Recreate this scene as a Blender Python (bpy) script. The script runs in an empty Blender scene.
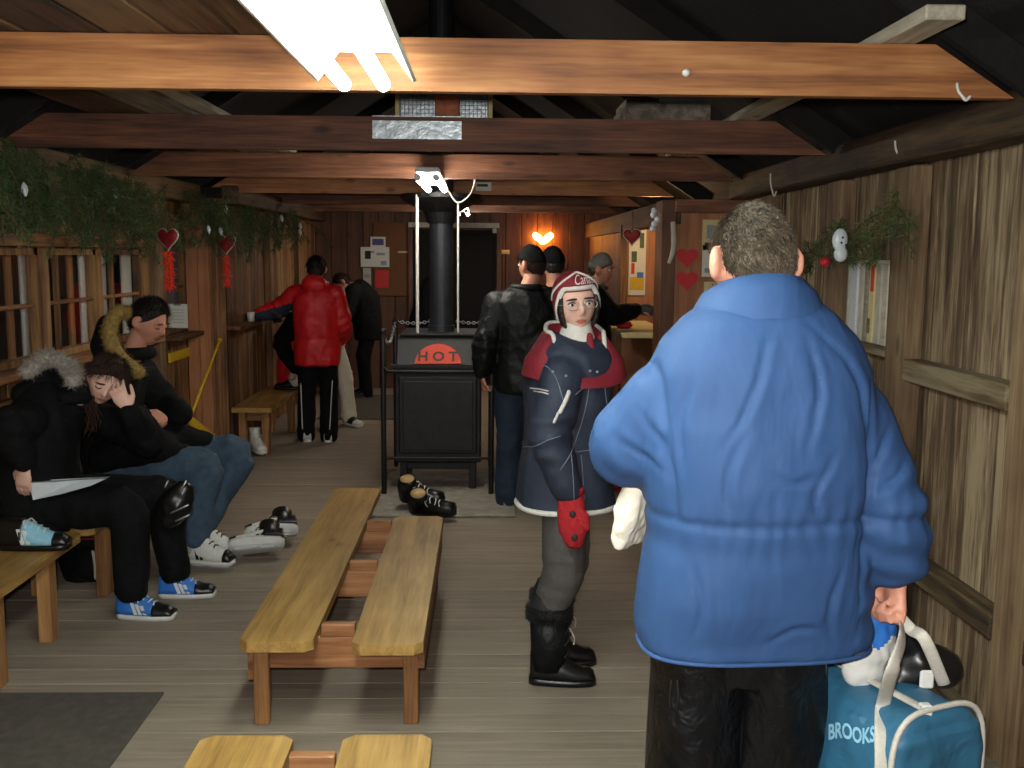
import bpy, bmesh, math, random
from mathutils import Vector as V, Matrix, noise
random.seed(7)
PI = math.pi
SC = bpy.context.scene
COL = SC.collection
# ------------------------------------------------------------------ camera
H = 1.72; F = 1000.0
YAW, PIT, ROLL = math.radians(1.55), math.radians(7.4), math.radians(-0.45)
_f = V((math.sin(YAW)*math.cos(PIT), math.cos(YAW)*math.cos(PIT), -math.sin(PIT)))
_r0 = V((math.cos(YAW), -math.sin(YAW), 0)); _u0 = _r0.cross(_f)
_r = _r0*math.cos(ROLL) - _u0*math.sin(ROLL); _u = _r0*math.sin(ROLL) + _u0*math.cos(ROLL)
camd = bpy.data.cameras.new('camera'); cam = bpy.data.objects.new('camera', camd); COL.objects.link(cam)
camd.sensor_width = 36; camd.lens = 36*F/1024; camd.clip_start = 0.05
mw = Matrix((_r, _u, -_f)).transposed().to_4x4(); mw.translation = V((0, 0, H)); cam.matrix_world = mw
SC.camera = cam
# ------------------------------------------------------------------ world, lights, exposure
w = bpy.data.worlds.new('night'); SC.world = w; w.use_nodes = True
w.node_tree.nodes['Background'].inputs[0].default_value = (0.5, 0.6, 0.8, 1)
w.node_tree.nodes['Background'].inputs[1].default_value = 0.02
def area(name, loc, d, size, power, color, size_y=None):
    l = bpy.data.lights.new(name, 'AREA'); l.energy = power; l.size = size; l.color = color
    if size_y: l.shape = 'RECTANGLE'; l.size_y = size_y
    o = bpy.data.objects.new(name, l); COL.objects.link(o); o.location = loc
    o.rotation_euler = V(d).to_track_quat('-Z', 'Y').to_euler(); return o
def point(name, loc, power, color, r=0.04):
    l = bpy.data.lights.new(name, 'POINT'); l.energy = power; l.color = color; l.shadow_soft_size = r
    o = bpy.data.objects.new(name, l); COL.objects.link(o); o.location = loc; return o
flash = area('flash', (-0.04, 0.0, H+0.07), (_f + V((-0.03, 0, 0.02)))[:], 0.06, 60, (1.0, 0.97, 0.93))
point('booth_lamp', (1.45, 8.7, 2.0), 14, (1.0, 0.62, 0.3))
TUBE_STRENGTH = 60.0
SC.view_settings.view_transform = 'Standard'; SC.view_settings.look = 'None'
SC.view_settings.gamma = 1.0; SC.view_settings.use_curve_mapping = False
SC.view_settings.exposure = 0.12
def P(px, py, Y):
    d = _f + _r*((px-512)/F) + _u*((384-py)/F)
    return V((0, 0, H)) + d*(Y/d.y)

def PX(px, py, X):
    d = _f + _r*((px-512)/F) + _u*((384-py)/F)
    return V((0, 0, H)) + d*(X/d.x)
# ------------------------------------------------------------------ materials
def mat_base(name):
    m = bpy.data.materials.new(name); m.use_nodes = True
    nt = m.node_tree; return m, nt, nt.nodes['Principled BSDF']
def N(nt, t, **kw):
    n = nt.nodes.new(t)
    for k, v in kw.items():
        if k in n.inputs: n.inputs[k].default_value = v
        else: setattr(n, k, v)
    return n
def rgb(h):
    if isinstance(h, str):
        c = [int(h[i:i+2], 16)/255 for i in (0, 2, 4)]
        return tuple((x/12.92 if x <= 0.04045 else ((x+0.055)/1.055)**2.4) for x in c) + (1,)
    return tuple(h) + (1,)
def ramp(nt, stops):
    r = nt.nodes.new('ShaderNodeValToRGB'); e = r.color_ramp.elements
    e[0].position, e[0].color = stops[0][0], rgb(stops[0][1]); e[1].position, e[1].color = stops[-1][0], rgb(stops[-1][1])
    for p, c in stops[1:-1]:
        q = e.new(p); q.color = rgb(c)
    return r
def wood(name, dark, mid, light, axis='X', rough=0.7, contrast=1.0, fine=60, knots=True, vary=0.35, bump=0.25):
    m, nt, b = mat_base(name); L = nt.links
    tc = N(nt, 'ShaderNodeTexCoord'); oi = N(nt, 'ShaderNodeObjectInfo')
    add = N(nt, 'ShaderNodeVectorMath', operation='MULTIPLY_ADD')
    comb = N(nt, 'ShaderNodeCombineXYZ')
    for i in range(3): L.new(oi.outputs['Random'], comb.inputs[i])
    L.new(comb.outputs[0], add.inputs[0]); add.inputs[1].default_value = (37, 53, 71); L.new(tc.outputs['Object'], add.inputs[2])
    mp = N(nt, 'ShaderNodeMapping'); s = {'X': (0.055, 1, 1), 'Y': (1, 0.055, 1), 'Z': (1, 1, 0.055)}[axis]
    mp.inputs['Scale'].default_value = s; L.new(add.outputs[0], mp.inputs[0])
    n1 = N(nt, 'ShaderNodeTexNoise', Scale=fine*0.35, Detail=3.0, Distortion=0.6); L.new(mp.outputs[0], n1.inputs['Vector'])
    n2 = N(nt, 'ShaderNodeTexNoise', Scale=fine*2.0, Detail=2.0); L.new(mp.outputs[0], n2.inputs['Vector'])
    n3 = N(nt, 'ShaderNodeTexNoise', Scale=3.0, Detail=3.0); L.new(add.outputs[0], n3.inputs['Vector'])
    a1 = N(nt, 'ShaderNodeMath', operation='MULTIPLY_ADD'); L.new(n2.outputs['Fac'], a1.inputs[0]); a1.inputs[1].default_value = 0.45; L.new(n1.outputs['Fac'], a1.inputs[2])
    a2 = N(nt, 'ShaderNodeMath', operation='MULTIPLY_ADD'); L.new(n3.outputs['Fac'], a2.inputs[0]); a2.inputs[1].default_value = 0.5; L.new(a1.outputs[0], a2.inputs[2])
    a3 = N(nt, 'ShaderNodeMath', operation='MULTIPLY_ADD'); L.new(oi.outputs['Random'], a3.inputs[0]); a3.inputs[1].default_value = vary; L.new(a2.outputs[0], a3.inputs[2])
    c = 0.97 + vary*0.5; hw = 0.26/contrast
    r = ramp(nt, [(0, dark), (0.5, mid), (1, light)])
    mr = N(nt, 'ShaderNodeMapRange'); L.new(a3.outputs[0], mr.inputs[0]); mr.inputs[1].default_value = c-hw; mr.inputs[2].default_value = c+hw
    L.new(mr.outputs[0], r.inputs[0]); col = r.outputs[0]
    if knots:
        mk = N(nt, 'ShaderNodeMapping'); mk.inputs['Scale'].default_value = {'X': (0.45, 1, 1), 'Y': (1, 0.45, 1), 'Z': (1, 1, 0.45)}[axis]
        L.new(add.outputs[0], mk.inputs[0])
        vo = N(nt, 'ShaderNodeTexVoronoi', Scale=6.0); L.new(mk.outputs[0], vo.inputs['Vector'])
        kr = ramp(nt, [(0.06, (0.25, 0.25, 0.25)), (0.16, (1, 1, 1))]); L.new(vo.outputs['Distance'], kr.inputs[0])
        mx = N(nt, 'ShaderNodeMixRGB', blend_type='MULTIPLY'); mx.inputs[0].default_value = 0.8
        L.new(col, mx.inputs[1]); L.new(kr.outputs[0], mx.inputs[2]); col = mx.outputs[0]
    L.new(col, b.inputs['Base Color']); b.inputs['Roughness'].default_value = rough
    bp = N(nt, 'ShaderNodeBump', Strength=bump, Distance=0.004); L.new(a1.outputs[0], bp.inputs['Height']); L.new(bp.outputs[0], b.inputs['Normal'])
    return m
def plain(name, c, rough=0.6, metal=0.0, var=0.12, scale=40, bump=0.0, spec=0.5, bscale=None, emit=None, es=1.0, coat=0.0, stretch=None):
    m, nt, b = mat_base(name); L = nt.links; c = rgb(c)
    tc = N(nt, 'ShaderNodeTexCoord'); no = N(nt, 'ShaderNodeTexNoise', Scale=scale, Detail=4.0); L.new(tc.outputs['Object'], no.inputs['Vector'])
    lo = tuple(x*(1-var) for x in c[:3]); hi = tuple(min(1, x*(1+var)) for x in c[:3])
    r = ramp(nt, [(0.3, lo), (0.7, hi)]); L.new(no.outputs['Fac'], r.inputs[0]); L.new(r.outputs[0], b.inputs['Base Color'])
    b.inputs['Roughness'].default_value = rough; b.inputs['Metallic'].default_value = metal; b.inputs['Specular IOR Level'].default_value = spec
    b.inputs['Coat Weight'].default_value = coat
    if bump:
        vec = tc.outputs['Object']
        if stretch:
            mp = N(nt, 'ShaderNodeMapping'); mp.inputs['Scale'].default_value = stretch; L.new(vec, mp.inputs[0]); vec = mp.outputs[0]
        nb = N(nt, 'ShaderNodeTexNoise', Scale=bscale or scale, Detail=3.0, Distortion=0.5); L.new(vec, nb.inputs['Vector'])
        bp = N(nt, 'ShaderNodeBump', Strength=bump, Distance=0.02); L.new(nb.outputs['Fac'], bp.inputs['Height']); L.new(bp.outputs[0], b.inputs['Normal'])
    if emit: b.inputs['Emission Color'].default_value = rgb(emit); b.inputs['Emission Strength'].default_value = es
    return m
M = {}
M['beam_new'] = wood('beam_orange', '6a4024', '9a6236', 'b8824e', 'X', 0.6, 0.9, vary=0.1)
M['beam'] = wood('beam_brown', '3a2116', '6f432c', '956344', 'X', 0.65, 0.8, vary=0.2)
M['beam_y'] = wood('beam_along', '2a1c10', '4d3a22', '6f5838', 'Y', 0.7)
M['board_z'] = wood('wall_board', '2f2217', '69543d', 'a28f72', 'Z', 0.85, 1.0, fine=80, knots=False, vary=0.34, bump=0.5)
M['board_red'] = wood('post_board', '453424', '755c42', '968162', 'Z', 0.75, 0.8, vary=0.15)
M['left_z'] = wood('left_board', '39230f', '744e2c', '9a7446', 'Z', 0.7, 0.9)
M['left_y'] = wood('left_rail', '3a2313', '74492a', '9c6d42', 'Y', 0.65)
M['panel'] = wood('booth_panel', '7c4d30', 'a56d47', 'b98057', 'Z', 0.6, 0.6, knots=False, vary=0.1)
M['rail_y'] = wood('rail_weathered', '2c2012', '5b4a30', '877a60', 'Y', 0.8, 1.0, bump=0.4)
M['bench_y'] = wood('bench_top', '6a4a24', 'a17c42', 'c09a5c', 'Y', 0.5, 0.7, vary=0.12)
M['bench_x'] = wood('bench_apron', '5c3a22', '94613a', 'b5845a', 'X', 0.6, 0.8, vary=0.12)
M['bench_z'] = wood('bench_leg', '5f3f22', '9a6c3f', 'b98c58', 'Z', 0.6, 0.8, vary=0.15)
M['floor'] = wood('floor_board', '6c6156', '887b6c', '9c8f7e', 'X', 0.75, 0.55, fine=70, knots=False, vary=0.10, bump=0.25)
M['loft'] = wood('loft_board', '20130c', '4a3320', '6d5236', 'Y', 0.8, 0.9, vary=0.4)
M['pale_y'] = wood('pale_board', '8a8272', 'b4ad9a', 'cfcab8', 'Y', 0.7, 0.7, vary=0.1)
M['grey_y'] = wood('grey_board', '5a5248', '857c70', 'a29a8c', 'Y', 0.8, 0.8)
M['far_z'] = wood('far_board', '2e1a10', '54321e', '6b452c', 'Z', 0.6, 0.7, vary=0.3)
M['roof'] = plain('roof_tar', '110f0d', 0.9, var=0.35, scale=6, bump=0.3, bscale=20)
M['dark'] = plain('dark_gap', '0d0a08', 0.95, var=0.3, scale=8)
M['tape'] = plain('yellow_paint', 'c9a416', 0.5, var=0.1)
M['steel'] = plain('galvanised', 'a9b2b6', 0.35, 0.75, var=0.25, scale=30, bump=0.1)
M['white'] = plain('white_paint', 'd8d8d2', 0.5, var=0.06)
M['offwhite'] = plain('aged_white', 'b3aea0', 0.7, var=0.15, scale=15)
M['paper'] = plain('paper', 'd4d2c8', 0.8, var=0.05)
M['cream'] = plain('cream_paper', 'cbbd8a', 0.8, var=0.12)
M['greypaper'] = plain('print_grey', '8c9098', 0.8, var=0.3, scale=60)
M['purple'] = plain('print_purple', '5b4f86', 0.8, var=0.3, scale=60)
M['ink'] = plain('ink', '23211f', 0.7)
M['black'] = plain('black_iron', '141416', 0.55, 0.2, var=0.3, scale=20, bump=0.08)
M['iron'] = plain('stove_iron', '1d1d20', 0.65, 0.1, var=0.3, scale=18, bump=0.12)
M['pipe'] = plain('pipe_iron', '23262d', 0.5, 0.25, var=0.25, scale=12, bump=0.05)
M['orange'] = plain('orange_paint', 'b8321a', 0.7, var=0.12)
M['redheart'] = plain('red_heart', 'c01a24', 0.5, var=0.1)
M['redvelvet'] = plain('dark_red_heart', '8c0f1a', 0.6, var=0.2)
M['tinsel'] = plain('red_tinsel', 'e03a18', 0.35, var=0.25, scale=80)
M['chain'] = plain('chain_steel', 'c9ccd0', 0.3, 0.8)
M['cork'] = plain('cork', '6a4426', 0.85, var=0.2, scale=70)
M['brick'] = plain('brick', '9a5b3e', 0.85, var=0.25, scale=40)
M['mat'] = plain('rubber_mat', '4c463f', 0.85, var=0.22, scale=25, bump=0.15, bscale=120)
M['stone'] = plain('hearth_stone', '8b857b', 0.85, var=0.25, scale=14, bump=0.2)
M['skin'] = plain('skin', 'c98d76', 0.5, var=0.07, scale=18, spec=0.4)
M['skin_pale'] = plain('skin_pale', 'e2b4a2', 0.5, var=0.05, scale=18, spec=0.4)
M['lips'] = plain('lips', 'b0675c', 0.5, var=0.05)
M['eye'] = plain('eye_white', 'e8e4de', 0.2, var=0.02)
M['iris'] = plain('iris', '2c241d', 0.15, var=0.1)
M['brow'] = plain('brow_hair', '33231a', 0.7)
M['hair_grey'] = plain('hair_brown_grey', '43392b', 0.5, var=0.6, scale=55, bump=0.5, bscale=120)
M['hair_dark'] = plain('hair_dark', '1a1310', 0.45, var=0.4, scale=50, bump=0.5, bscale=90)
M['hair_brown'] = plain('hair_brown', '2a180f', 0.65, var=0.3, scale=50, bump=0.4, bscale=90, spec=0.25)
M['blue'] = plain('blue_nylon', '2b4873', 0.7, var=0.06, scale=10, bump=0.5, bscale=8, spec=0.3, stretch=(1, 1, 0.35))
M['blackpant'] = plain('black_nylon', '07090c', 0.38, var=0.2, scale=14, bump=1.0, bscale=16, stretch=(1, 1, 0.7), spec=0.35)
M['navy'] = plain('navy_denim', '232b3d', 0.7, var=0.12, scale=120, bump=0.15, bscale=14)
M['maroon'] = plain('maroon_knit', '781424', 0.75, var=0.12, scale=150, bump=0.15, bscale=160)
M['whiteknit'] = plain('white_knit', 'd4cfc8', 0.8, var=0.06, scale=120, bump=0.15, bscale=160)
M['red'] = plain('red_nylon', 'cc1319', 0.55, var=0.08, scale=12, bump=0.25, bscale=16)
M['mitten'] = plain('red_wool', 'a51822', 0.85, var=0.1, scale=100, bump=0.3, bscale=120)
M['greypant'] = plain('grey_cloth', '4a4745', 0.85, var=0.1, scale=80, bump=0.25, bscale=18)
M['blackcloth'] = plain('black_cloth', '0a0b0d', 0.85, var=0.25, scale=30, bump=0.5, bscale=16, spec=0.2)
M['blacklea'] = plain('black_leather', '0f1214', 0.5, var=0.25, scale=20, bump=0.5, bscale=16, spec=0.25)
M['jean'] = plain('blue_jeans', '3a4d60', 0.85, var=0.2, scale=26, bump=0.25, bscale=16)
M['darkjean'] = plain('dark_jeans', '1c2a40', 0.8, var=0.2, scale=30, bump=0.25, bscale=16)
M['whitepant'] = plain('white_pants', 'ddd6c2', 0.75, var=0.06)
M['furgrey'] = plain('grey_fur', '9a938a', 0.8, var=0.35, scale=60)
M['furtan'] = plain('tan_fur', '94793f', 0.8, var=0.35, scale=60)
M['furblack'] = plain('black_fur', '0c0c0d', 0.75, var=0.4, scale=60)
M['rubber'] = plain('black_rubber', '0f0f10', 0.35, var=0.2)
M['shoeblue'] = plain('shoe_blue', '2c6fc4', 0.55, var=0.1)
M['ltblue'] = plain('light_blue', '8cc1d8', 0.6, var=0.08)
M['sole'] = plain('sole_white', 'd6d6d2', 0.55, var=0.05)
M['tanlin'] = plain('tan_lining', 'b99a6a', 0.8, var=0.1)
M['bagblue'] = plain('bag_teal_nylon', '2d6280', 0.5, var=0.1, scale=10, bump=0.6, bscale=9)
M['strap'] = plain('strap_webbing', 'b9b5aa', 0.8, var=0.08, scale=150)
M['cloth'] = plain('white_towel', 'd9d2c0', 0.85, var=0.06, bump=0.3, bscale=40)
M['capgrey'] = plain('grey_cap', '6b675f', 0.85, var=0.15)
M['needle'] = plain('pine_needles', '3a5028', 0.6, var=0.4, scale=12)
M['needle_dry'] = plain('pine_needles_dry', '5b5a30', 0.65, var=0.4, scale=12)
M['twig'] = plain('twig', '4a3420', 0.8)
M['bulb'] = plain('unlit_bulb', 'cfd6dc', 0.2, var=0.05)
M['tube'] = plain('fluorescent_glow', 'ffffff', 0.5, emit='f4fff6', es=TUBE_STRENGTH)
M['tube_small'] = plain('fluorescent_far', 'ffffff', 0.5, emit='fff8e8', es=TUBE_STRENGTH*0.8)
M['flame'] = plain('heart_lamp_glow', 'ffffff', 0.5, emit='ff9a3c', es=80)
M['hood'] = plain('lamp_hood_enamel', 'c9cdc8', 0.4, var=0.05)
def clear_glass(name, rough, gloss):
    m, nt, b = mat_base(name); L = nt.links; t = N(nt, 'ShaderNodeBsdfTransparent'); g = N(nt, 'ShaderNodeBsdfGlossy'); g.inputs['Roughness'].default_value = rough
    fr = N(nt, 'ShaderNodeFresnel'); mx = N(nt, 'ShaderNodeMixShader'); ml = N(nt, 'ShaderNodeMath', operation='MULTIPLY'); L.new(fr.outputs[0], ml.inputs[0]); ml.inputs[1].default_value = gloss
    L.new(ml.outputs[0], mx.inputs[0]); L.new(t.outputs[0], mx.inputs[1]); L.new(g.outputs[0], mx.inputs[2]); L.new(mx.outputs[0], nt.nodes['Material Output'].inputs[0]); return m
M['glass'] = clear_glass('window_glass', 0.02, 0.35); M['lens'] = clear_glass('lens_glass', 0.0, 1.0)
M['stitch'] = plain('pale_stitching', '6f7988', 0.8)
M['jean_faded'] = plain('faded_denim', '56697c', 0.85, var=0.2, scale=30)

# ------------------------------------------------------------------ mesh builder
W = {}
class MB:
    def __init__(s): s.v = []; s.f = []; s.m = []
    def add(s, vs, fs, mi=0):
        o = len(s.v); s.v += [V(x) for x in vs]; s.f += [tuple(i+o for i in f) for f in fs]; s.m += [mi]*len(fs); return s
    def box(s, c, size, R=None, bev=0.0, mi=0):
        bm = bmesh.new(); bmesh.ops.create_cube(bm, size=1)
        for v in bm.verts: v.co = V((v.co.x*size[0], v.co.y*size[1], v.co.z*size[2]))
        if bev: bmesh.ops.bevel(bm, geom=bm.edges[:], offset=bev, segments=1, affect='EDGES')
        bm.verts.index_update()
        R = R or Matrix.Identity(3)
        s.add([R @ v.co + V(c) for v in bm.verts], [[v.index for v in f.verts] for f in bm.faces], mi); bm.free(); return s
    def loft(s, rings, mi=0, cap=True):
        n = len(rings[0]); vs = [p for r in rings for p in r]; fs = []
        for i in range(len(rings)-1):
            for k in range(n):
                fs.append((i*n+k, i*n+(k+1) % n, (i+1)*n+(k+1) % n, (i+1)*n+k))
        if cap:
            c0 = sum((V(p) for p in rings[0]), V())/n; c1 = sum((V(p) for p in rings[-1]), V())/n
            a = len(vs); vs += [c0, c1]; q = (len(rings)-1)*n
            for k in range(n):
                fs.append((a, (k+1) % n, k)); fs.append((a+1, q+k, q+(k+1) % n))
        return s.add(vs, fs, mi)
    def tube(s, pts, rad, seg=12, rnd=True, mi=0, res=0, flat=None, closed=False):
        pts = [V(p) for p in pts]
        if not isinstance(rad, list): rad = [rad]*len(pts)
        if res: pts, rad = crom(pts, rad, res)
        if closed: pts = pts+[pts[0]]; rad = list(rad)+[rad[0]]; rnd = False
        T = []
        for i in range(len(pts)):
            a = pts[max(0, i-1)]; b = pts[min(len(pts)-1, i+1)]
            if closed and i in (0, len(pts)-1): a, b = pts[-2], pts[1]
            t = (b-a); T.append(t.normalized() if t.length > 1e-9 else V((0, 0, 1)))
        x = flat if flat is not None else (V((0, 0, 1)) if abs(T[0].z) < 0.9 else V((1, 0, 0)))
        x = (V(x) - T[0]*V(x).dot(T[0])).normalized(); rings = []
        def ring(c, t, x, r, k=1.0, off=0.0):
            y = t.cross(x)
            fx, fy = (r if hasattr(r, '__len__') else (r, r))
            return [c + t*off + x*(math.cos(2*PI*j/seg)*fx*k) + y*(math.sin(2*PI*j/seg)*fy*k) for j in range(seg)]
        for i, (p, t) in enumerate(zip(pts, T)):
            x = (x - t*x.dot(t)); x = x.normalized() if x.length > 1e-6 else t.orthogonal().normalized()
            r = rad[i]; rm = min(r) if hasattr(r, '__len__') else r
            if i == 0 and rnd:
                for a in (0.2, 0.6): rings.append(ring(p, t, x, r, math.sin(a*PI/2), -rm*math.cos(a*PI/2)))
            rings.append(ring(p, t, x, r))
            if i == len(pts)-1 and rnd:
                for a in (0.6, 0.2): rings.append(ring(p, t, x, r, math.sin(a*PI/2), rm*math.cos(a*PI/2)))
        return s.loft(rings, mi, cap=not closed)
    def ell(s, c, r, R=None, nu=20, nv=12, mi=0):
        R = R or Matrix.Identity(3); r = r if hasattr(r, '__len__') else (r, r, r); vs = []; fs = []
        for i in range(1, nv):
            th = PI*i/nv
            for j in range(nu):
                ph = 2*PI*j/nu; vs.append(V(c) + R @ V((r[0]*math.sin(th)*math.cos(ph), r[1]*math.sin(th)*math.sin(ph), r[2]*math.cos(th))))
        a = len(vs); vs += [V(c)+R @ V((0, 0, r[2])), V(c)+R @ V((0, 0, -r[2]))]
        for i in range(nv-2):
            for j in range(nu): fs.append((i*nu+j, (i+1)*nu+j, (i+1)*nu+(j+1) % nu, i*nu+(j+1) % nu))
        for j in range(nu):
            fs.append((a, j, (j+1) % nu)); q = (nv-2)*nu; fs.append((a+1, q+(j+1) % nu, q+j))
        return s.add(vs, fs, mi)
    def prism(s, out, o, x, y, d, mi=0):
        o, x, y, d = V(o), V(x), V(y), V(d); n = len(out)
        vs = [o+x*a+y*b for a, b in out]+[o+x*a+y*b+d for a, b in out]
        fs = [tuple(range(n)), tuple(range(2*n-1, n-1, -1))]+[(i, i+n, (i+1) % n+n, (i+1) % n) for i in range(n)]
        return s.add(vs, fs, mi)
    def xf(s, mtx): s.v = [mtx @ v for v in s.v]; return s
    def build(s, name, mat, parent=None, smooth=False, hide=False):
        me = bpy.data.meshes.new(name); off = W[parent] if parent else V()
        me.from_pydata([(v-off)[:] for v in s.v], [], s.f)
        bm = bmesh.new(); bm.from_mesh(me); bmesh.ops.recalc_face_normals(bm, faces=bm.faces[:]); bm.to_mesh(me); bm.free()
        return link(name, me, mat, parent, smooth, s.m)
def link(name, me, mat, parent=None, smooth=False, mis=None):
    for mm in (mat if isinstance(mat, (list, tuple)) else [mat]): me.materials.append(M[mm])
    if mis and any(mis): me.polygons.foreach_set('material_index', mis)
    if smooth: me.polygons.foreach_set('use_smooth', [True]*len(me.polygons))
    o = bpy.data.objects.new(name, me); COL.objects.link(o)
    if parent: o.parent = parent; W[o] = W[parent]
    else: W[o] = V()
    return o
def crom(pts, rad, res):
    def sc(a, b, c, d, t): return 0.5*((2*b)+(c-a)*t+(2*a-5*b+4*c-d)*t*t+(3*b-a-3*c+d)*t**3)
    P2, R2 = [], []; n = len(pts)
    for i in range(n-1):
        a, b, c, d = pts[max(0, i-1)], pts[i], pts[i+1], pts[min(n-1, i+2)]
        for k in range(res):
            t = k/res; P2.append(sc(a, b, c, d, t)); ra, rb = rad[i], rad[i+1]
            R2.append(tuple(u+(v-u)*t for u, v in zip(ra, rb)) if hasattr(ra, '__len__') else ra+(rb-ra)*t)
    P2.append(pts[-1]); R2.append(rad[-1]); return P2, R2
def thing(name, label, cat, loc=(0, 0, 0), group=None):
    o = bpy.data.objects.new(name, None); COL.objects.link(o); o.location = loc; o.empty_display_size = 0.1
    W[o] = V(loc); return tag(o, label, cat, group)
def tag(o, label, cat, group=None):
    o['label'] = label; o['category'] = cat
    if group: o['group'] = group
    return o
def struct(o): o['kind'] = 'structure'; return o
def base(o, loc):            # move a single mesh thing so that its origin is at its base
    loc = V(loc); o.data.transform(Matrix.Translation(-loc)); o.location = loc; W[o] = loc; return o
_bc = {}
def board(name, c, size, mat, parent, R=None, bev=0.004):
    key = (name, tuple(round(x, 4) for x in size), mat)
    if key not in _bc:
        mb = MB().box((0, 0, 0), size, bev=bev); me = bpy.data.meshes.new(name); me.from_pydata([v[:] for v in mb.v], [], mb.f); me.materials.append(M[mat]); _bc[key] = me
    o = bpy.data.objects.new(name, _bc[key]); COL.objects.link(o); o.parent = parent
    o.location = V(c)-W[parent]; W[o] = V(c)
    if R is not None: o.rotation_euler = R.to_euler()
    return o
def remesh(mb, voxel, smooth=3, disp=None, keep=None):
    me = bpy.data.meshes.new('tmp'); me.from_pydata([v[:] for v in mb.v], [], mb.f)
    bm = bmesh.new(); bm.from_mesh(me); bmesh.ops.recalc_face_normals(bm, faces=bm.faces[:]); bm.to_mesh(me); bm.free()
    o = bpy.data.objects.new('tmp', me); COL.objects.link(o)
    md = o.modifiers.new('r', 'REMESH'); md.mode = 'VOXEL'; md.voxel_size = voxel; md.adaptivity = 0
    if smooth: sm = o.modifiers.new('s', 'SMOOTH'); sm.factor = 0.5; sm.iterations = smooth
    dg = bpy.context.evaluated_depsgraph_get(); dg.update()
    r = bpy.data.meshes.new_from_object(o.evaluated_get(dg)); bpy.data.objects.remove(o); bpy.data.meshes.remove(me)
    if disp:
        nn = [v.normal.copy() for v in r.vertices]
        for v, n in zip(r.vertices, nn): v.co += n*disp(v.co, n)
    return r
def cloth(mb, name, mat, parent, voxel=0.012, smooth=3, disp=None, zones=None):
    me = remesh(mb, voxel, smooth, disp)
    mis = [zones(p.center) for p in me.polygons] if zones else None
    me.transform(Matrix.Translation(-W[parent])); return link(name, me, mat, parent, True, mis)
def blades(name, mat, parent, samples, width=0.0015, build=True, mb=None):
    """thin triangular hairs or needles: samples = (root, tip)"""
    mb = mb or MB()
    for a, b in samples:
        d = (b-a); x = d.orthogonal().normalized()*width; y = d.cross(x).normalized()*width
        i = len(mb.v); mb.v += [a+x, a-x*0.5+y, a-x*0.5-y, b]; mb.f += [(i, i+1, i+3), (i+1, i+2, i+3), (i+2, i, i+3)]; mb.m += [0]*3
    if not build: return mb
    return mb.build(name, mat, parent)
def rv(s=1.0): return V((random.gauss(0, 1), random.gauss(0, 1), random.gauss(0, 1))).normalized()*s
def lettering(txt, height, name='lettering', shear=0.0, bold=0.0):
    cu = bpy.data.curves.new('t', 'FONT'); cu.body = txt; cu.size = 1; cu.shear = shear; cu.align_x = 'CENTER'; cu.resolution_u = 3; cu.offset = bold; cu.fill_mode = 'FRONT'
    o = bpy.data.objects.new('t', cu); COL.objects.link(o); dg = bpy.context.evaluated_depsgraph_get(); dg.update()
    me = bpy.data.meshes.new_from_object(o.evaluated_get(dg)); vs = [v.co.copy() for v in me.vertices]; fs = [tuple(p.vertices) for p in me.polygons]
    bpy.data.objects.remove(o); bpy.data.meshes.remove(me)
    y0 = min(v.y for v in vs); y1 = max(v.y for v in vs); k = height/(y1-y0); cx = (min(v.x for v in vs)+max(v.x for v in vs))/2
    return [((v.x-cx)*k, (v.y-y0)*k-height/2) for v in vs], fs
def sign_text(txt, height, o, x, y, mat, parent, shear=0.0, wide=1.0, bold=0.0):
    uv, fs = lettering(txt, height, shear=shear, bold=bold); x, y = V(x), V(y)
    return MB().add([V(o)+x*(u*wide)+y*v for u, v in uv], fs).build('lettering', mat, parent)
from mathutils.bvhtree import BVHTree
def skin_of(o):
    off = W[o.parent] if o.parent else V()
    return BVHTree.FromPolygons([(v.co+off)[:] for v in o.data.vertices], [tuple(p.vertices) for p in o.data.polygons])
def on(tree, px, py, lift=0.002):
    d = (_f + _r*((px-512)/F) + _u*((384-py)/F)).normalized(); c, n, i, t = tree.ray_cast(V((0, 0, H)), d, 20)
    if c is None: return None
    return c + (n if n.dot(d) < 0 else -n)*lift
def seam_line(tree, pts, r, name, mat, parent, n=8, lift=0.002):
    """a thin sewn line lying on a garment, through a few points of it"""
    P2, _ = crom([V((a, b, 0)) for a, b in pts], [1]*len(pts), n); q = [on(tree, p.x, p.y, lift) for p in P2]; q = [p for p in q if p is not None]
    if len(q) > 1: return MB().tube(q, r, 6).build(name, mat, parent, True)
def heart(n=28):
    o = []
    for i in range(n):
        t = 2*PI*i/n; o.append((16*math.sin(t)**3/32, (13*math.cos(t)-5*math.cos(2*t)-2*math.cos(3*t)-math.cos(4*t))/32))
    return o

# ================================================================== THE SETTING
XL, XJ, XR, YN, YJ, YF = -2.45, -2.15, 1.84, -1.6, 8.3, 12.8
rnd = random.Random(3)
# floor: a dark base with one board per strip
floor = struct(MB().box((-0.3, 5.6, -0.06), (5.2, 15.2, 0.06)).build('floor', 'dark'))
y = YN
while y < YF:
    wd = 0.14; board('floorboard', (-0.3+rnd.uniform(-.004, .004), y+wd/2, -0.015+rnd.uniform(-.0012, .0012)), (4.9, wd-0.0015, 0.03), 'floor', floor, bev=0.0015); y += wd
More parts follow.
